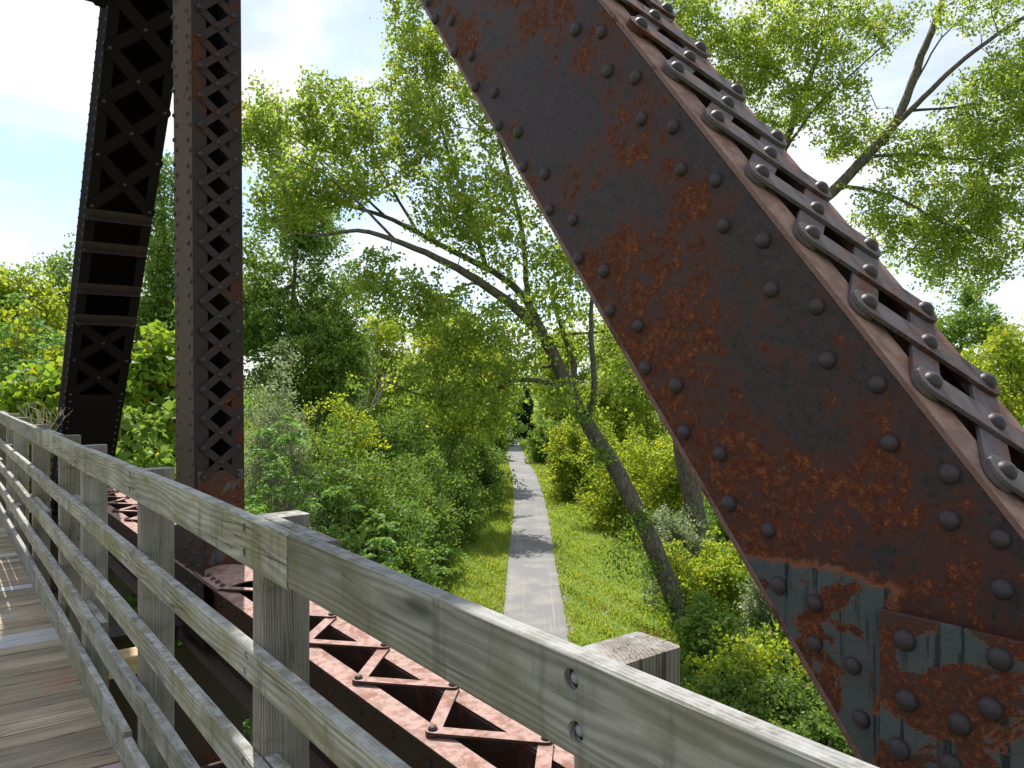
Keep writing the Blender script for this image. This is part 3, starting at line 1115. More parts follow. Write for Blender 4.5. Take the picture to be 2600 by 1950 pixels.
b.poly([(0, -0.05, -0.1), (0, 0.56, -0.1), (0.7, 0.56, -0.1), (0.10, -0.05, -0.1), (0, -0.05, 0.1), (0, 0.56, 0.1), (0.7, 0.56, 0.1), (0.10, -0.05, 0.1)],
       [(0, 1, 2, 3), (7, 6, 5, 4), (0, 4, 5, 1), (1, 5, 6, 2), (2, 6, 7, 3), (3, 7, 4, 0)])
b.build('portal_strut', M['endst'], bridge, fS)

# --- bottom chord: two channels with their flanges outwards, laced on top
ZT, ZB = 0.33, -0.30
fC = frame(W(0, 0, 0), D3, N3)               # local z points down
b = MB()
T0, T1 = -4.0, 14.3
lowb = MB()
for Lw, Lf in ((1.750, 1.64), (1.990, 2.10)):
    sgn = 1 if Lf > Lw else -1
    wa, wb = sorted((Lw, Lw - sgn * 0.012))
    b.box((T0, wa, -ZT + 0.0155), (T1, wb, -ZB - 0.0155))
    fa, fb_ = sorted((Lf, Lw - sgn * 0.012))
    b.box((T0, fa, -ZT), (T1, fb_, -ZT + 0.015))
    lowb.box((T0, fa, -ZB - 0.015), (T1, fb_, -ZB))
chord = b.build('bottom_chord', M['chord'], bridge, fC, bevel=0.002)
chord['label'] = 'bottom chord with rust-pink sunlit top and zigzag lacing'
lowb.build('flange_angle', M['lowflange'], chord, None, bevel=0.002)
p0, pt = 3.54 - 0.716 * 4, 0.716
zf = -ZT
for k in range(0, 19):
    a = p0 + pt * k
    if 5.55 < a < 6.9:
        continue
    for j, (p, q) in enumerate((((a, 1.705), (a + pt * 0.5, 2.035)), ((a + pt * 0.5, 2.035), (a + pt, 1.705)))):
        if 5.75 < max(p[0], q[0]) < 6.2:
            continue
        z1 = zf - 0.0015 - 0.0125 * j
        st = stadium(p, q, 0.064, z1 - 0.012, z1)
        st.build('lacing_bar', M['chord'], chord, None, bevel=0.0015)
    rivet(chord, (a, 1.705, zf - 0.027), (0, 0, -1), 1.1, fC)
    rivet(chord, (a + pt * 0.5, 2.035, zf - 0.027), (0, 0, -1), 1.1, fC)
# bent tie plate beside the post
b = MB()
m = 24
top, bot = [], []
for i in range(m + 1):
    l = 1.645 + 0.45 * i / m
    h = 0.014 + 0.028 * math.sin(math.pi * i / m) ** 2
    top.append((l, h))
for i, (l, h) in enumerate(top):
    for tt in (5.72, 6.36):
        b.v.append((tt, l, zf - h))
        b.v.append((tt, l, zf - h + 0.011))
for i in range(m):
    a = i * 4
    c = a + 4
    b.f += [(a, a + 2, c + 2, c), (a + 1, c + 1, c + 3, a + 3), (a, c, c + 1, a + 1), (a + 2, a + 3, c + 3, c + 2)]
b.build('tie_plate', M['chord'], chord)
for tt in (5.78, 5.90, 6.02, 6.14):
    rivet(chord, (tt, 1.70, zf - 0.022), (0, 0, -1), 1.1, fC)
# rivets on the deck-side face, the inner far face and the lower flange of the chord
s = T0 + 4.2
k = 0
while s < 8:
    for zz in ((0.22, -0.2) if k % 2 else (0.16, -0.14)):
        rivet(chord, (s, 1.7495, -zz), (0, -1, 0), 1.0, fC)
    if k % 2:
        rivet(chord, (s, 1.977, -0.12), (0, -1, 0), 1.0, fC)
    s += 0.17
    k += 1
for tt in (3.05, 3.55, 3.63, 3.71, 3.79, 1.9, 2.3):
    rivet(chord, (tt, 1.69, -ZB - 0.016), (0, 0, -1), 1.1, fC)
# gusset where the post meets the chord
b = MB()
b.box((6.16, 1.664, -0.62), (7.3, 1.6755, 0.2))
g2 = b.build('gusset_plate', M['postst'], bridge, fC, bevel=0.002)
for i in range(4):
    for j in range(5):
        rivet(g2, (6.24 + i * 0.13, 1.664, -0.56 + j * 0.15 + (0.07 if i % 2 else 0)), (0, -1, 0), 1.0, fC)

# floor beams and stringers below the deck
b = MB()
for tt in (-0.25, 6.74, 13.9):
    b.box((tt - 0.011, -4.2, 0.02 + 0.12), (tt + 0.011, 1.62, 1.40))
    b.box((tt - 0.012, 1.55, 0.34), (tt + 0.012, 2.15, 1.38))
    b.box((tt - 0.15, -4.2, 0.122), (tt + 0.15, 1.63, 0.139))
    b.box((tt - 0.15, -4.2, 1.401), (tt + 0.15, 2.15, 1.418))
    b.build('floor_beam', M['postst'], bridge, fC)
    b = MB()
for ll in (-1.6, 0.35):
    b = MB()
    b.box((-4, ll - 0.008, 0.20), (14, ll + 0.008, 0.66))
    b.box((-4, ll - 0.12, 0.182), (14, ll + 0.12, 0.199))
    b.box((-4, ll - 0.12, 0.661), (14, ll + 0.12, 0.678))
    b.build('stringer', M['postst'], bridge, fC)
so = stuff_rivets.build('rivet', M['rivet'], bridge, None, smooth=True)
so['kind'] = 'stuff'

# ------------------------------------------------------------------ wooden deck
brng = random.Random(11)


def board(L, w, h, bev=0.004, seg=None, wob=0.0, sd=0):
    """sawn board along x, rounded edges, slightly bowed; centred in y and z"""
    r = random.Random(sd)
    seg = seg or max(2, int(L / 0.25))
    y, z = w / 2, h / 2
    prof = [(-y + bev, -z), (y - bev, -z), (y, -z + bev), (y, z - bev), (y - bev, z), (-y + bev, z), (-y, z - bev), (-y, -z + bev)]
    ph = [r.uniform(0, 6.28) for _ in range(4)]
    V, Fc = [], []
    m = len(prof)
    for i in range(seg + 1):
        x = L * i / seg
        oy = wob * (math.sin(x * 1.7 + ph[0]) + 0.5 * math.sin(x * 4.1 + ph[1]))
        oz = wob * (math.sin(x * 1.3 + ph[2]) + 0.5 * math.sin(x * 3.7 + ph[3]))
        for (py, pz) in prof:
            V.append((x, py + oy + r.gauss(0, wob * 0.12), pz + oz + r.gauss(0, wob * 0.12)))
    for i in range(seg):
        for k in range(m):
            a, b_ = i * m + k, i * m + (k + 1) % m
            Fc.append((a, b_, b_ + m, a + m))
    Fc.append(tuple(range(m - 1, -1, -1)))
    Fc.append(tuple(seg * m + k for k in range(m)))
    o = MB()
    o.poly(V, Fc)
    return o


b = MB()
t = -4.2
fDk = frame(W(0, 0, 0), N3, -D3)             # x across the bridge (plank length), y towards the camera, z up
while t < 24:
    w = brng.choice((0.148, 0.150, 0.152, 0.146))
    gap = brng.choice((0.003, 0.004, 0.006, 0.009, 0.012))
    pl = board(3.35, w, 0.042, 0.004, 6, 0.0015, brng.random())
    oz = brng.gauss(0, 0.0015)
    ro = brng.gauss(0, 0.0012)
    b.poly([(x - 2.6, y - t - w / 2 + x * ro, z - 0.021 + oz) for x, y, z in pl.v], pl.f)
    t += w + gap
me = b.mesh('deck', M['deck'])
tag(link('deck', me, None, fDk), kind='structure')

# timber ties that carry the deck (part of the bridge floor)
for tt in (1.0, 2.6, 4.2, 5.80, 7.4, 9.0, 10.6, 12.2):
    long_ = tt == 5.80
    bb = board(3.3 + (0.55 if long_ else 0.0), 0.20, 0.13, 0.006, 8, 0.001, tt)
    bb.build('cross_tie', M['tie'] if long_ else M['post'], bridge, frame(W(tt + 0.12, -2.5, -0.115), N3, -D3))  # long tie: sunlight on its end put into a paler wood colour

# ------------------------------------------------------------------ wooden railing
railing = empty('wooden_railing', W(0.755, 0.748, 0))
tag(railing, 'weathered grey timber railing of four rails and a kick board along the boardwalk edge', 'railing')
r_inv = Matrix.Translation(-railing.location)


def r_add(mb, name, mat, fm, smooth=False, parent=None):
    return mb.build(name, mat, parent or railing, (r_inv @ fm) if parent is None else fm, smooth)


POSTS = [-2.1, -0.66, 0.755, 2.165, 3.75, 5.385, 6.53, 8.45, 10.3, 11.6, 13.6, 15.6, 17.6]
RL = 0.71                                     # front of the rails
for i, tt in enumerate(POSTS):
    top = 1.446 + brng.gauss(0, 0.005)
    lean = brng.gauss(0, 0.006)
    pb = board(2.05, 0.140, 0.089, 0.006, 10, 0.0012, i + 50)
    x_ax = (Z3 + N3 * lean + D3 * brng.gauss(0, 0.004)).normalized()
    fm = frame(W(tt + 0.0445, 0.749 + 0.07, top - 2.05), x_ax, N3)   # local y across, local z along the bridge
    r_add(pb, 'post', M['post'], fm)

# rail rows: depth below the camera of the top edge, board height, splice positions
ROWS = [(0.376, 0.140, [-2.6, 1.88, 7.36, 12.6, 18.0]), (0.7465, 0.096, [-2.6, 5.78, 11.4, 18.0]), (1.053, 0.104, [-2.6, 2.0, 7.55, 13.0, 18.0]),
        (1.337, 0.112, [-2.6, 4.97, 10.2, 18.0])]
hole = MB()


def drill(o, spots, r=0.0145, depth=0.02):
    """cut round bolt recesses into the deck-side face (local -y) and set a bolt head in each"""
    c = MB()
    for (x, z) in spots:
        c.tube([(x, -0.06, z), (x, -0.019 + depth, z)], [r, r], 16)
    cut = c.build('cutter', None, o.parent, o.matrix_basis.copy())
    md = o.modifiers.new('holes', 'BOOLEAN')
    md.object = cut
    md.solver = 'EXACT'
    bpy.context.view_layer.update()
    dg = bpy.context.evaluated_depsgraph_get()
    nm = bpy.data.meshes.new_from_object(o.evaluated_get(dg))
    old = o.data
    o.modifiers.clear()
    if len(nm.vertices) > 20:
        nm.materials.clear()
        nm.materials.append(old.materials[0])
        o.data = nm
    bpy.data.objects.remove(cut)
    for (x, z) in spots:
        h = MB()
        h.tube([(x, -0.019 + depth + 0.001, z), (x, -0.019 + depth - 0.002, z)], [r * 0.98, r * 0.98], 16)
        h.build('recess_shade', M['hole'], o)  # near-black disc paints the shade at the bottom of the hole
        h = MB()
        h.dome((x + 0.001, -0.019 + depth - 0.003, z), (0, -1, 0), r * 0.62, 0.007, 12, 3)
        h.build('bolt', M['bolt'], o, None, True)


for ri, (h, bh, cuts) in enumerate(ROWS):
    for a, b_ in zip(cuts[:-1], cuts[1:]):
        L = b_ - a - 0.004
        mb = board(L, 0.038, bh, 0.004, None, 0.0022, ri * 20 + a)
        fm = frame(W(a, RL + 0.019, CAMZ - h - bh / 2), D3, N3)      # local z points down
        o = r_add(mb, 'rail', M['rail'], fm)
        spots = []
        for tt in POSTS:
            x = tt + 0.0445 - a
            if 0.05 < x < L - 0.05 and tt < 9:
                q = bh * 0.25
                spots += [(x + brng.gauss(0, 0.006), -q), (x + brng.gauss(0, 0.006), q)]
        if spots:
            drill(o, spots, 0.0155 if ri == 0 else 0.012, 0.014 if ri == 0 else 0.011)
    # cleats behind the splices
    for sx in cuts[1:-1]:
        nearest = min((p for p in POSTS), key=lambda p: abs(p + 0.045 - sx))
        a, b_ = (sx - 0.14, nearest - 0.001) if nearest > sx - 0.05 else (nearest + 0.090, sx + 0.16)
        if b_ - a < 0.12:
            continue
        mb = board(b_ - a, 0.040, bh * 0.98, 0.003, 3, 0.0, sx)
        r_add(mb, 'splice_block', M['post'], frame(W(a, RL + 0.040 + 0.021, CAMZ - h - bh / 2 - 0.001), D3, N3))
kick = [(-2.6, 3.95, 0.180), (3.954, 7.85, 0.204), (7.854, 13.2, 0.2), (13.204, 18.0, 0.2)]
for i, (a, b_, hh) in enumerate(kick):
    mb = board(b_ - a, 0.038, hh, 0.005, None, 0.002, 300 + i)
    o = r_add(mb, 'kick_board', M['rail'], frame(W(a, RL + 0.019, hh / 2 + 0.003), D3, N3))
    spots = []
    for tt in POSTS:
        x = tt + 0.0445 - a
        if 0.05 < x < b_ - a - 0.05 and tt < 9:
            spots += [(x, -hh * 0.27), (x, hh * 0.27)]
    if spots:
        drill(o, spots, 0.009, 0.008)

# ------------------------------------------------------------------ stone abutment under the far end
b = MB()
b.box((14.25, -4.6, 0.75), (15.6, 2.9, 8.6))
b.box((14.35, -4.5, 0.05), (15.5, 2.8, 0.75))
b.poly([(14.5, 2.9, 3.0), (15.4, 2.9, 3.0), (15.4, 8.3, 4.6), (14.5, 8.3, 4.6), (14.5, 2.9, 8.6), (15.4, 2.9, 8.6), (15.4, 8.3, 8.6), (14.5, 8.3, 8.6)],  # wing wall added as a dark backdrop for the gap under the chord
       [(0, 3, 2, 1), (4, 5, 6, 7), (0, 1, 5, 4), (1, 2, 6, 5), (2, 3, 7, 6), (3, 0, 4, 7)])
ab = b.build('abutment', mat_simple('shade_dark_concrete', (0.060, 0.055, 0.050), 0.95, 6, 0.4, 0.1), None, fC)  # concrete colour darkened to stand for shade in the gap
tag(ab, 'concrete abutment block with an added dark wing wall under the far end of the truss bridge', 'abutment')

# ------------------------------------------------------------------ the leaning cottonwood
K = 2600 / 2212.0


def dl(pts, Y):
    """display pixels (2212 wide) with depth offsets -> world points"""
    out = []
    for p in pts:
        y = Y + (p[2] if len(p) > 2 else 0)
        out.append(np.array(U(p[0] * K, p[1] * K, y)))
    return out


lr = np.random.default_rng(21)
YT = 24.7
mb = MB()
nodes = []
main = dl([(1500, 1410), (1440, 1250, .2), (1390, 1130, .3), (1330, 1010, .5), (1268, 915, .7), (1232, 850, .8), (1205, 790, .8), (1180, 735, .6)], YT)
main[0][2] = GZ - 0.1
nodes += list(limb(mb, main, 0.34, 0.21, 12, 0.012, lr))
l1 = dl([(1180, 735, .6), (1145, 690, .5), (1085, 640, .3), (1000, 585, 0), (920, 545, -.4), (850, 515, -.8), (760, 490, -1.2), (690, 515, -1.5), (640, 505, -1.8)], YT)
nodes += list(limb(mb, l1, 0.19, 0.03, 9, 0.012, lr))
for pts, r0, r1 in (
    ([(1180, 735, .6), (1140, 650, 1.2), (1105, 610, 1.5), (1050, 578, 1.8), (980, 545, 2), (900, 500, 2.2), (830, 465, 2.4), (700, 430, 2.6), (560, 385, 2.8)], 0.15, 0.03),
    ([(1215, 840, .8), (1165, 820, .2), (1120, 815, -.2), (1080, 830, -.5), (1050, 862, -.8), (1000, 858, -1), (940, 865, -1.2), (880, 845, -1.5), (830, 822, -1.8)], 0.10, 0.02),
    ([(1200, 790, .8), (1150, 795, 1.2), (1090, 798, 1.6), (1040, 815, 2)], 0.06, 0.02),
    ([(1262, 905, .7), (1285, 880, .3), (1283, 800, 0), (1275, 720, -.2), (1276, 655, -.4), (1290, 560, -.6), (1275, 450, -.8)], 0.12, 0.03),
    ([(1060, 625, .2), (1010, 600, -.5), (965, 640, -1), (935, 680, -1.4)], 0.05, 0.015),
    ([(1050, 578, 1.8), (1020, 470, 2.2), (975, 350, 2.4), (930, 200, 2.6), (890, 40, 2.8)], 0.09, 0.02),
    ([(1140, 650, 1.2), (1130, 500, 1.6), (1090, 350, 2.0), (1060, 180, 2.0), (1030, 20, 2)], 0.10, 0.03),
    ([(900, 500, 2.2), (830, 380, 2.0), (760, 280, 1.8), (730, 190, 1.6)], 0.06, 0.015),
    ([(830, 465, 2.4), (700, 350, 2.6), (600, 270, 2.8), (550, 190, 3)], 0.05, 0.012),
    ([(850, 515, -.8), (760, 420, -1.2), (650, 340, -1.5), (570, 320, -1.8)], 0.05, 0.012),
    ([(1232, 850, .8), (1245, 790, 1.5), (1215, 720, 2.2), (1180, 600, 2.6)], 0.13, 0.05),
    ([(1205, 720, 2.0), (1300, 720, 2.5), (1380, 690, 3), (1440, 640, 3)], 0.06, 0.015),
):
    nodes += list(limb(mb, dl(pts, YT), r0, r1, 7, 0.012, lr))


def dell(x, y, rx, ry, Y, rY, w=1.0):
    return img_ell(x * K, y * K, Y, rx * K, ry * K, rY, w)


ells = [dell(570, 290, 70, 100, 27, 1.4, 1.1), dell(640, 300, 90, 90, 26.5, 1.5, 1.2), dell(740, 250, 90, 80, 26, 1.6, 1.3), dell(700, 400, 120, 60, 25, 2, 1.3),
        dell(830, 330, 110, 90, 26, 2, 1.5), dell(900, 180, 70, 120, 27, 1.6, 1.5), dell(890, 60, 55, 70, 27, 1.2, .8), dell(960, 300, 110, 130, 26, 2, 1.6),
        dell(1000, 450, 110, 80, 25.5, 2, 1.2), dell(1080, 480, 100, 110, 25, 2, 1.3), dell(1010, 100, 90, 120, 27, 1.5, 1.4), dell(1100, 250, 80, 160, 26, 1.5, 1.2),
        dell(620, 440, 80, 50, 24, 1.2, .6), dell(820, 600, 60, 55, 23.5, 1, .45), dell(900, 640, 90, 60, 23.5, 1.2, .8), dell(1000, 690, 110, 70, 24, 1.6, .9),
        dell(1050, 760, 130, 70, 24, 1.6, .8), dell(950, 800, 110, 50, 24, 1.6, .6), dell(1130, 690, 80, 70, 25, 1.6, .45), dell(1010, 860, 110, 35, 23.6, 1.4, .7),
        dell(1200, 600, 70, 90, 25.6, 1.6, .7), dell(1290, 720, 90, 80, 26.5, 1.2, .55), dell(1240, 500, 70, 120, 25, 1.5, .9), dell(1340, 800, 80, 60, 26, 1.2, .35),
        dell(1260, 870, 60, 45, 25.5, .8, .25), dell(1200, 850, 60, 30, 24.2, 1, .2)]
att = ell_points(1900, ells, lr, 0.25)
grow(nodes, att[:1000], mb, 0.035, lr)
C, T = clusters_to_leaves(att, 25, 0.25, lr, 0.3, 0.9)
S = 0.126 * lr.uniform(0.65, 1.2, len(C))
tree_obj('cottonwood_tree', 'cottonwood with thick trunk leaning left from the right verge and arching over the trail', 'tree', tuple(main[0]), M['bark'], M['cotton'], mb, C, S, T, None, 0.95, upbias=0.2, lr=lr)
root_lean = bpy.data.objects['cottonwood_tree']
# creeper climbing the leaning trunk
ivc = []
for q in nodes[:26]:
    for _ in range(int(lr.integers(0, 26))):
        ivc.append(q + lr.normal(size=3) * np.array([0.30, 0.3, 0.25]))
for (x, y, r, n) in ((1335, 1205, .55, 380), (1405, 1225, .45, 300), (1450, 1300, .5, 320), (1385, 1120, .32, 200), (1300, 985, .35, 200), (1250, 900, .4, 200)):
    ivc += list(np.array(U(x * K, y * K, YT)) + lr.normal(size=(n, 3)) * r * 0.6)
ivc = np.array(ivc)
tag(link('creeper', leaf_mesh('creeper', ivc, 0.12 * lr.uniform(.6, 1.2, len(ivc)), M['leafy'], None, 0.85, 0.6, lrng=lr)), 'leafy creeper clinging to the leaning cottonwood trunk', 'creeper')

# ------------------------------------------------------------------ the big cottonwood behind the diagonal
lr = np.random.default_rng(33)
YB = 30.0
mb = MB()
nodes = []
tr = dl([(1535, 1330), (1518, 1190), (1500, 1100), (1482, 1010), (1470, 940), (1480, 820), (1520, 700), (1580, 600)], YB)
tr[0][2] = GZ - 0.4
nodes += list(limb(mb, tr, 0.42, 0.30, 12, 0.012, lr))
for pts, r0, r1 in (
    ([(1580, 600), (1700, 500, .3), (1815, 400, .5), (1870, 340, .6), (1940, 262, .8), (1962, 200, 1), (1990, 120, 1.2), (2020, 50, 1.4), (2045, -30, 1.6)], 0.27, 0.12),
    ([(1930, 275, .8), (2000, 205, .2), (2060, 145, -.2), (2130, 90, -.5), (2212, 35, -.8), (2300, -10, -1)], 0.12, 0.05),
    ([(1962, 210, 1), (2030, 80, 1), (2100, 20, .8)], 0.05, 0.02),
    ([(1580, 600), (1640, 460, 1), (1690, 330, 1.5), (1730, 215, 2), (1785, 80, 2.4), (1800, -40, 2.6)], 0.20, 0.08),
    ([(1730, 215, 2), (1680, 150, 2), (1590, 80, 2)], 0.05, 0.02),
    ([(1700, 320, 1.5), (1760, 230, 0.5), (1850, 150, 0), (1940, 70, -.5)], 0.06, 0.02),
    ([(1815, 400, .5), (1930, 420, -.5), (2030, 480, -1), (2150, 520, -1.5)], 0.08, 0.02),
    ([(1870, 340, .6), (1990, 330, -.4), (2080, 350, -1), (2180, 330, -1.5)], 0.07, 0.02),
    ([(1960, 240, .8), (2080, 230, 0), (2200, 210, -.6)], 0.06, 0.02),
):
    nodes += list(limb(mb, dl(pts, YB), r0, r1, 8, 0.014, lr))
ells = [dell(1500, 60, 90, 70, 31, 1.6, 1.2), dell(1580, 160, 80, 80, 31, 1.6, 1.2), dell(1650, 90, 90, 90, 31, 2, 1.4), dell(1760, 60, 100, 70, 31, 2, 1.3),
        dell(1700, 220, 80, 80, 31, 1.8, 1.1), dell(1790, 200, 80, 90, 31, 1.8, 1.0), dell(1850, 290, 70, 60, 31, 1.4, .6), dell(1880, 60, 90, 60, 31, 1.6, .8),
        dell(2120, 20, 110, 45, 30, 1.6, .9), dell(2130, 220, 100, 80, 29.5, 2, 1.5), dell(2190, 330, 90, 110, 29.5, 2, 1.5), dell(2060, 340, 90, 80, 30, 2, 1.3),
        dell(2050, 450, 100, 70, 30, 2, 1.3), dell(2160, 500, 90, 90, 29.5, 2, 1.4), dell(1980, 520, 80, 60, 30, 1.5, 1.0), dell(2080, 570, 90, 50, 30, 1.5, .9),
        dell(1960, 330, 60, 50, 30, 1.2, .6), dell(1900, 450, 60, 50, 30, 1.0, .5), dell(2190, 140, 60, 60, 29.5, 1.2, .6), dell(2280, 250, 100, 200, 29.5, 2, 1.2),
        dell(1560, 330, 110, 120, 31.5, 1.6, .9), dell(1420, 30, 60, 60, 31, 1.2, .5)]
att = ell_points(1900, ells, lr, 0.25)
grow(nodes, att[:900], mb, 0.04, lr)
C, T = clusters_to_leaves(att, 27, 0.29, lr, 0.3, 0.9)
S = 0.128 * lr.uniform(0.65, 1.2, len(C))
tree_obj('cottonwood_tree', 'tall cottonwood with straight grey trunk and crown filling the sky right of the rusty diagonal', 'tree', tuple(tr[0]), M['bark'], M['cotton'], mb, C, S, T, None, 0.95, upbias=0.2, lr=lr)

# ------------------------------------------------------------------ other trees
auto_tree('dense deep green tree left of the bare tree, beyond the upright lattice post', 755, 480, 46, 370, 'leafy', 1500, 40, 0.16, seed=41, trunk_r=0.3, sigma=0.5, base=0.1)
auto_tree('tall leafy tree seen between the two far bridge posts', 415, 405, 40, 170, 'leafy', 800, 40, 0.13, seed=42, trunk_r=0.25, sigma=0.45, base=0.1)
auto_tree('pale green tree just left of the far leaning end post', 165, 630, 36, 120, 'leafy', 300, 34, 0.12, seed=43, trunk_r=0.2, sigma=0.4)
auto_tree('yellow-green young tree behind the bare tree left of the trail', 960, 800, 70, 240, 'bright', 714, 40, 0.19, seed=44, trunk_r=0.2, sigma=0.6, base=0.1)
auto_tree('round yellow-green tree deep behind the arching cottonwood branch', 1120, 745, 74, 260, 'bright', 714, 40, 0.19, seed=45, trunk_r=0.2, sigma=0.6, base=0.1)
auto_tree('bright young tree leaning in over the left verge under the cottonwood branch', 1180, 830, 46, 235, 'bright', 430, 34, 0.135, seed=116, trunk_r=0.14, sigma=0.42, base=0.5, dx=-1.6)
auto_tree('mid green tree standing close left of the trail behind the arching branch', 1205, 870, 64, 160, 'leafy', 420, 36, 0.17, seed=117, trunk_r=0.14, sigma=0.48, base=0.45, dx=-1.5)
auto_tree('slim light green tree where the trail bends out of sight', 1265, 880, 105, 120, 'leafy', 260, 36, 0.25, seed=46, trunk_r=0.2, sigma=0.7, base=0.05)
auto_tree('bright sunlit tree behind the leaning cottonwood trunk', 1600, 800, 58, 270, 'bright', 782, 42, 0.17, seed=47, trunk_r=0.22, sigma=0.55, base=0.08)
auto_tree('tall yellow-green tree right of the trail beyond the dark juniper', 1440, 840, 92, 170, 'bright', 544, 40, 0.24, seed=48, trunk_r=0.2, sigma=0.7, base=0.05)
auto_tree('hazy round tree low on the right edge of the photo', 2440, 740, 85, 300, 'leafy', 714, 40, 0.24, seed=49, trunk_r=0.25, sigma=0.7, base=0.05)
auto_tree('sunlit bushy tree at the right edge below the hazy round tree', 2560, 830, 46, 330, 'bright', 714, 44, 0.14, seed=50, trunk_r=0.2, sigma=0.5, base=0.05)
auto_tree('bright tree filling the gap right of the lacing bars', 2330, 900, 60, 260, 'bright', 646, 42, 0.18, seed=52, trunk_r=0.2, sigma=0.55, base=0.05)
auto_tree('small dark juniper standing at the far end of the trail', 1334, 985, 118, 58, 'juniper', 320, 60, 0.26, seed=51, trunk_r=0.15, sigma=0.35, base=0.0, shape='cone')
auto_tree('bushy tree at the left edge of the photo above the far railing', 40, 690, 30, 260, 'bright', 714, 42, 0.12, seed=53, trunk_r=0.2, sigma=0.45, base=0.05)

# bare tree
lr = np.random.default_rng(60)
mb = MB()
X0, Y0 = (925 - 1300) * 56 / F, 56
z0 = GZ - 0.3
for k in range(9):
    ax = (k - 4) * 0.06 + lr.normal(0, 0.02)
    Hh = lr.uniform(11.0, 14.8) - abs(k - 4) * 0.7
    p = [np.array([X0, Y0, z0 + 4 + k * 0.25]), np.array([X0 + Hh * ax * 0.35, Y0 + lr.normal(0, .3), z0 + 4 + (Hh - 4) * 0.5]), np.array([X0 + Hh * ax, Y0 + lr.normal(0, .6), z0 + Hh])]
    Q = limb(mb, p, 0.07, 0.012, 5, 0.02, lr)
    for j in range(7):
        q = Q[int(len(Q) * lr.uniform(0.35, 0.95))]
        e = q + np.array([lr.normal(0, .5) + ax, lr.normal(0, .4), lr.uniform(.5, 1.5)])
        mb.tube([q, (q + e) / 2 + lr.normal(0, .05, 3), e], [0.02, 0.014, 0.008], 4)
limb(mb, [(X0, Y0, z0), (X0 + .05, Y0, z0 + 3), (X0, Y0, z0 + 6.2)], 0.16, 0.09, 7, 0.01, lr)
tag(mb.build('bare_tree', M['deadbark'], smooth=True), 'bare leafless tree with thin upright branches against the sky', 'tree')

# ------------------------------------------------------------------ shrubs
sh = dict(name='shrub', cat='shrub', shape='bush', trunk_r=0.12, bark='twig', parts=('stems', 'foliage'), base=0.02)
# left of the trail
frond_shrub('pale sunlit sumac bulging beside the left grass verge', 1030, 1280, 27, 190, 'sumac', 170, 0.55, 71)
frond_shrub('broad sumac behind the second railing post', 880, 1190, 22, 270, 'sumac', 260, 0.5, 72)
frond_shrub('tall sumac with feathery leaves right of the upright lattice post', 720, 1060, 17, 230, 'sumac', 260, 0.46, 73)
frond_shrub('near sumac low against the upright lattice post', 650, 1200, 13.5, 150, 'sumac', 150, 0.42, 74)
auto_tree('silvery small-leaved shrub right of the upright lattice post', 690, 850, 25, 230, 'grey', 420, 60, 0.075, seed=75, sigma=0.28, aspect=0.6, **sh)
auto_tree('dark leafy shrub in the hollow left of the grass verge', 985, 1070, 33, 300, 'dark', 420, 44, 0.11, seed=76, sigma=0.36, **sh)
auto_tree('mid green shrub below the silvery shrub', 820, 1010, 27, 280, 'leafy', 420, 46, 0.095, seed=77, sigma=0.33, **sh)
auto_tree('rounded green shrub overhanging the left verge midway along the trail', 1105, 1130, 40, 190, 'leafy', 360, 44, 0.12, seed=78, sigma=0.4, **sh)
auto_tree('shaded shrub behind the rounded green one left of the trail', 1120, 1000, 50, 280, 'dark', 380, 44, 0.14, seed=79, sigma=0.45, **sh)
auto_tree('green shrub on the left where the trail narrows', 1200, 1075, 56, 110, 'leafy', 260, 40, 0.15, seed=80, sigma=0.45, **sh)
auto_tree('farthest shrub on the left of the trail', 1244, 1040, 85, 64, 'leafy', 200, 36, 0.2, seed=81, sigma=0.5, **sh)
auto_tree('low leafy bush at the foot of the left verge beside the railing', 1035, 1400, 25, 140, 'leafy', 260, 42, 0.09, seed=82, sigma=0.28, **sh)
auto_tree('dark bush under the sumac behind the railing', 800, 1360, 17, 260, 'dark', 300, 46, 0.085, seed=83, sigma=0.28, **sh)
auto_tree('dark thicket between silvery shrub and cottonwood branch', 900, 930, 44, 260, 'leafy', 380, 44, 0.13, seed=84, sigma=0.42, **sh)
auto_tree('broad green shrub between the pale sumac and the shaded hollow', 1035, 1240, 33, 200, 'leafy', 380, 44, 0.10, seed=111, sigma=0.34, **sh)
auto_tree('yellowish shrub rising behind the silvery shrub', 800, 900, 36, 260, 'bright', 420, 44, 0.11, seed=112, sigma=0.38, **sh)
auto_tree('tangled green shrub in front of the dark leafy shrub left of the trail', 930, 1140, 28, 280, 'leafy', 400, 44, 0.10, seed=113, sigma=0.34, **sh)
auto_tree('tall green shrub under the lowest cottonwood branch', 1050, 960, 46, 260, 'leafy', 400, 44, 0.135, seed=114, sigma=0.42, **sh)
auto_tree('light green shrub far along the left edge of the trail', 1165, 1030, 66, 130, 'bright', 300, 42, 0.17, seed=115, sigma=0.48, **sh)
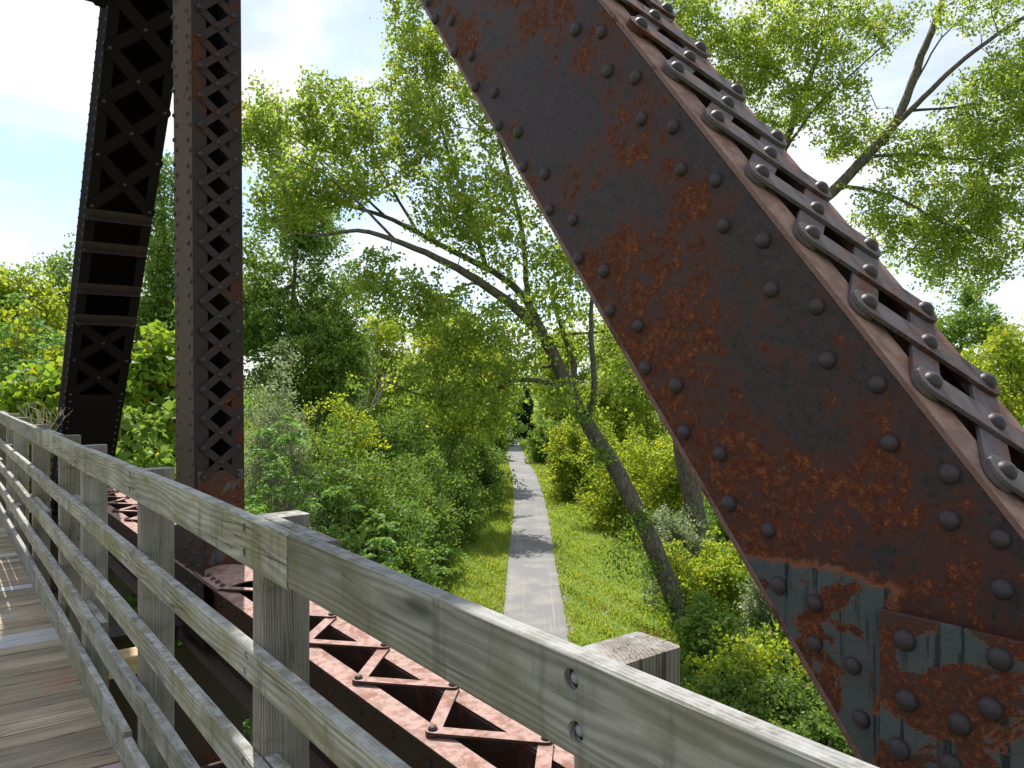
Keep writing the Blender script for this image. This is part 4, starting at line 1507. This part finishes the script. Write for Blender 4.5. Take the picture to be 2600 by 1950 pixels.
# around the far end of the bridge
auto_tree('grape vine thicket with large bright leaves between the two far bridge posts', 400, 770, 16.5, 150, 'vine', 420, 26, 0.15, seed=85, sigma=0.26, name='vine_thicket', cat='vine', shape='bush', trunk_r=0.12, bark='twig', parts=('stems', 'foliage'), base=0.0, aspect=0.95)
auto_tree('shaded vine leaves low behind the upright lattice post', 395, 980, 13.5, 160, 'leafy', 330, 26, 0.13, seed=86, sigma=0.25, name='vine_thicket', cat='vine', shape='bush', trunk_r=0.12, bark='twig', parts=('stems', 'foliage'), base=0.0, aspect=0.95)
auto_tree('dark vine leaves draped beside the foot of the far end post', 130, 880, 17.5, 170, 'vine', 330, 26, 0.15, seed=87, sigma=0.28, name='vine_thicket', cat='vine', shape='bush', trunk_r=0.12, bark='twig', parts=('stems', 'foliage'), base=0.0, aspect=0.95)
frond_shrub('bright sumac clump at the left edge above the railing', 70, 735, 19.5, 230, 'sumac', 260, 0.55, 88)
auto_tree('yellow-green leafy bush behind the far railing posts at the left edge', 50, 770, 21, 260, 'bright', 380, 40, 0.12, seed=89, sigma=0.34, **sh)
# right of the trail
auto_tree('farthest shrub on the right of the trail beside the juniper', 1400, 1045, 82, 90, 'leafy', 220, 38, 0.2, seed=90, sigma=0.45, **sh)
auto_tree('sunlit shrub on the right where the verge narrows', 1470, 1060, 56, 150, 'bright', 320, 40, 0.15, seed=91, sigma=0.42, **sh)
auto_tree('glowing yellow-green shrub left of the leaning trunk', 1570, 1080, 45, 190, 'bright', 380, 42, 0.12, seed=92, sigma=0.38, **sh)
auto_tree('bright shrub filling the space between the two big trunks', 1690, 1040, 40, 210, 'bright', 400, 44, 0.115, seed=93, sigma=0.36, **sh)
auto_tree('soft grey-green shrub just behind the leaning cottonwood trunk', 1735, 1270, 29, 130, 'grey', 280, 46, 0.09, seed=94, sigma=0.28, **sh)
auto_tree('leafy shrub right of the leaning trunk below the grey trunk', 1800, 1350, 26, 210, 'bright', 380, 36, 0.105, seed=95, sigma=0.3, **sh)
auto_tree('light green shrub above the end of the top rail', 1900, 1590, 19, 200, 'bright', 300, 30, 0.092, seed=96, sigma=0.24, **sh)
auto_tree('slender leafy shrub between the near railing post and the leaning trunk', 1800, 1520, 21.5, 110, 'leafy', 180, 30, 0.10, seed=121, sigma=0.24, **sh)
auto_tree('pale small-leaved shrub against the lower edge of the diagonal', 1950, 1440, 23, 150, 'grey', 260, 34, 0.085, seed=122, sigma=0.24, **sh)
frond_shrub('low fern-like weeds in the shade below the diagonal', 1990, 1780, 15, 260, 'leafy', 140, 0.34, 123, name='weed_clump', rY=1.2)
auto_tree('dim green bush behind the end of the top rail', 1850, 1700, 17.5, 220, 'dark', 300, 34, 0.085, seed=124, sigma=0.22, **sh)
auto_tree('tall bush rising behind the grey cottonwood trunk', 1880, 1150, 34, 260, 'leafy', 400, 44, 0.11, seed=97, sigma=0.36, **sh)
auto_tree('dark bush in the lower right under the diagonal', 2060, 1690, 16, 300, 'dark', 360, 36, 0.085, seed=98, sigma=0.22, **sh)
auto_tree('leafy bush half hidden behind the lower edge of the diagonal', 2080, 1480, 22, 260, 'leafy', 380, 36, 0.10, seed=99, sigma=0.28, **sh)
auto_tree('low red-tinged bush beside the near railing post', 1630, 1585, 24, 70, 'rust_leaf', 10, 9, 0.06, seed=100, sigma=0.22, **sh)

# dry weed beside the far railing
lr = np.random.default_rng(8)
mb = MB()
bp = np.array(U(105, 1130, 9.3))
for k in range(16):
    a = lr.uniform(-0.5, 0.5)
    e = bp + np.array([a * 0.55, lr.normal(0, .05), lr.uniform(0.25, 0.55)])
    m_ = (bp + e) / 2 + lr.normal(0, .02, 3)
    mb.tube([bp, m_, e], [0.005, 0.004, 0.002], 4)
    for j in range(5):
        q = m_ + (e - m_) * lr.uniform(0, 1)
        mb.tube([q, q + np.array([lr.normal(0, .05), lr.normal(0, .03), lr.uniform(.03, .12)])], [0.003, 0.002], 4)
mb.tube([bp - np.array([0, 0, 1.6]), bp], [0.006, 0.006], 5)
tag(mb.build('dry_weed', M['weed']), 'dry straw-coloured weed sticking up behind the far railing posts', 'weed')

# ------------------------------------------------------------------ stuff: grass, undergrowth, far wood
lr = np.random.default_rng(99)
n = 90000
u = lr.random(n)
Yg = 20 * (130 / 20.0) ** u
side = lr.random(n) < 0.5
off = np.where(side, -(1.12 + lr.random(n) ** 1.2 * 3.5), 1.12 + lr.random(n) ** 1.1 * 4.7)
Xg = path_x(Yg) + off
Zg = ground_z(Xg, Yg)
Sg = lr.uniform(0.05, 0.20, n) * (0.75 + 0.5 * np.sin(Xg * 2.1 + Yg * 0.9) ** 2) * (1 + Yg / 90)
ax = np.stack([lr.normal(0, .5, n), lr.normal(0, .5, n), np.ones(n)], 1)
Cg = np.stack([Xg, Yg, Zg + Sg * 0.35], 1)
pat = 0.5 + 0.5 * np.sin(Xg * 1.3 + 2 * np.sin(Yg * 0.4)) * np.cos(Yg * 0.7)
tag(link('grass', leaf_mesh('grass', Cg, Sg, M['grass'], np.clip(pat * 0.75 + lr.random(n) * 0.35, 0, 1), 0.22, 0.0, ax, lr)), kind='stuff')

n = 60000
Xu = lr.uniform(-30, 26, n)
Yu = lr.uniform(9, 60, n)
dxp = Xu - path_x(Yu)
keep = (dxp < -3.6) | (dxp > 4.6)
keep &= (-sP * Xu + cP * Yu > -2)
Xu, Yu = Xu[keep], Yu[keep]
Zu = ground_z(Xu, Yu) + lr.random(len(Xu)) ** 1.5 * 0.9
tag(link('undergrowth', leaf_mesh('undergrowth', np.stack([Xu, Yu, Zu], 1), lr.uniform(0.08, 0.17, len(Xu)), M['leafy'], None, 0.8, 1.0, lrng=lr)), kind='stuff')

n = 60000
sd_ = np.where(lr.random(n) < 0.5, -1, 1)
Xw = sd_ * (20 + lr.random(n) * 75)
Yw = 48 + lr.random(n) * 60
hw_ = 8.5 + 2.5 * np.sin(Xw * 0.21 + Yw * 0.13) + 1.5 * np.sin(Xw * 0.47 - Yw * 0.3)
Zw = ground_z(Xw, Yw) + lr.random(n) ** 0.7 * hw_ * np.clip((np.abs(Xw) - 18) / 8, 0.2, 1)
tag(link('woodland', leaf_mesh('woodland', np.stack([Xw, Yw, Zw], 1), lr.uniform(0.25, 0.6, n), M['leafy'], None, 0.8, 0.5, lrng=lr)), kind='stuff')

n = 42000
Xf = lr.uniform(-330, 330, n)
Yf = 170 + lr.random(n) * 70
hm = 9 + 3.5 * np.sin(Xf * 0.09) + 2.5 * np.sin(Xf * 0.23 + 1) + 1.5 * np.sin(Xf * 0.61)
gap = np.clip((np.abs(Xf + 4) - 2) / 5, 0.0, 1)
Zf = GZ + lr.random(n) ** 0.8 * np.maximum(hm, 2) * gap
tag(link('distant_wood', leaf_mesh('distant_wood', np.stack([Xf, Yf, Zf], 1), lr.uniform(0.7, 1.3, n), M['leafy'], None, 0.8, 0.5, lrng=lr)), kind='stuff')
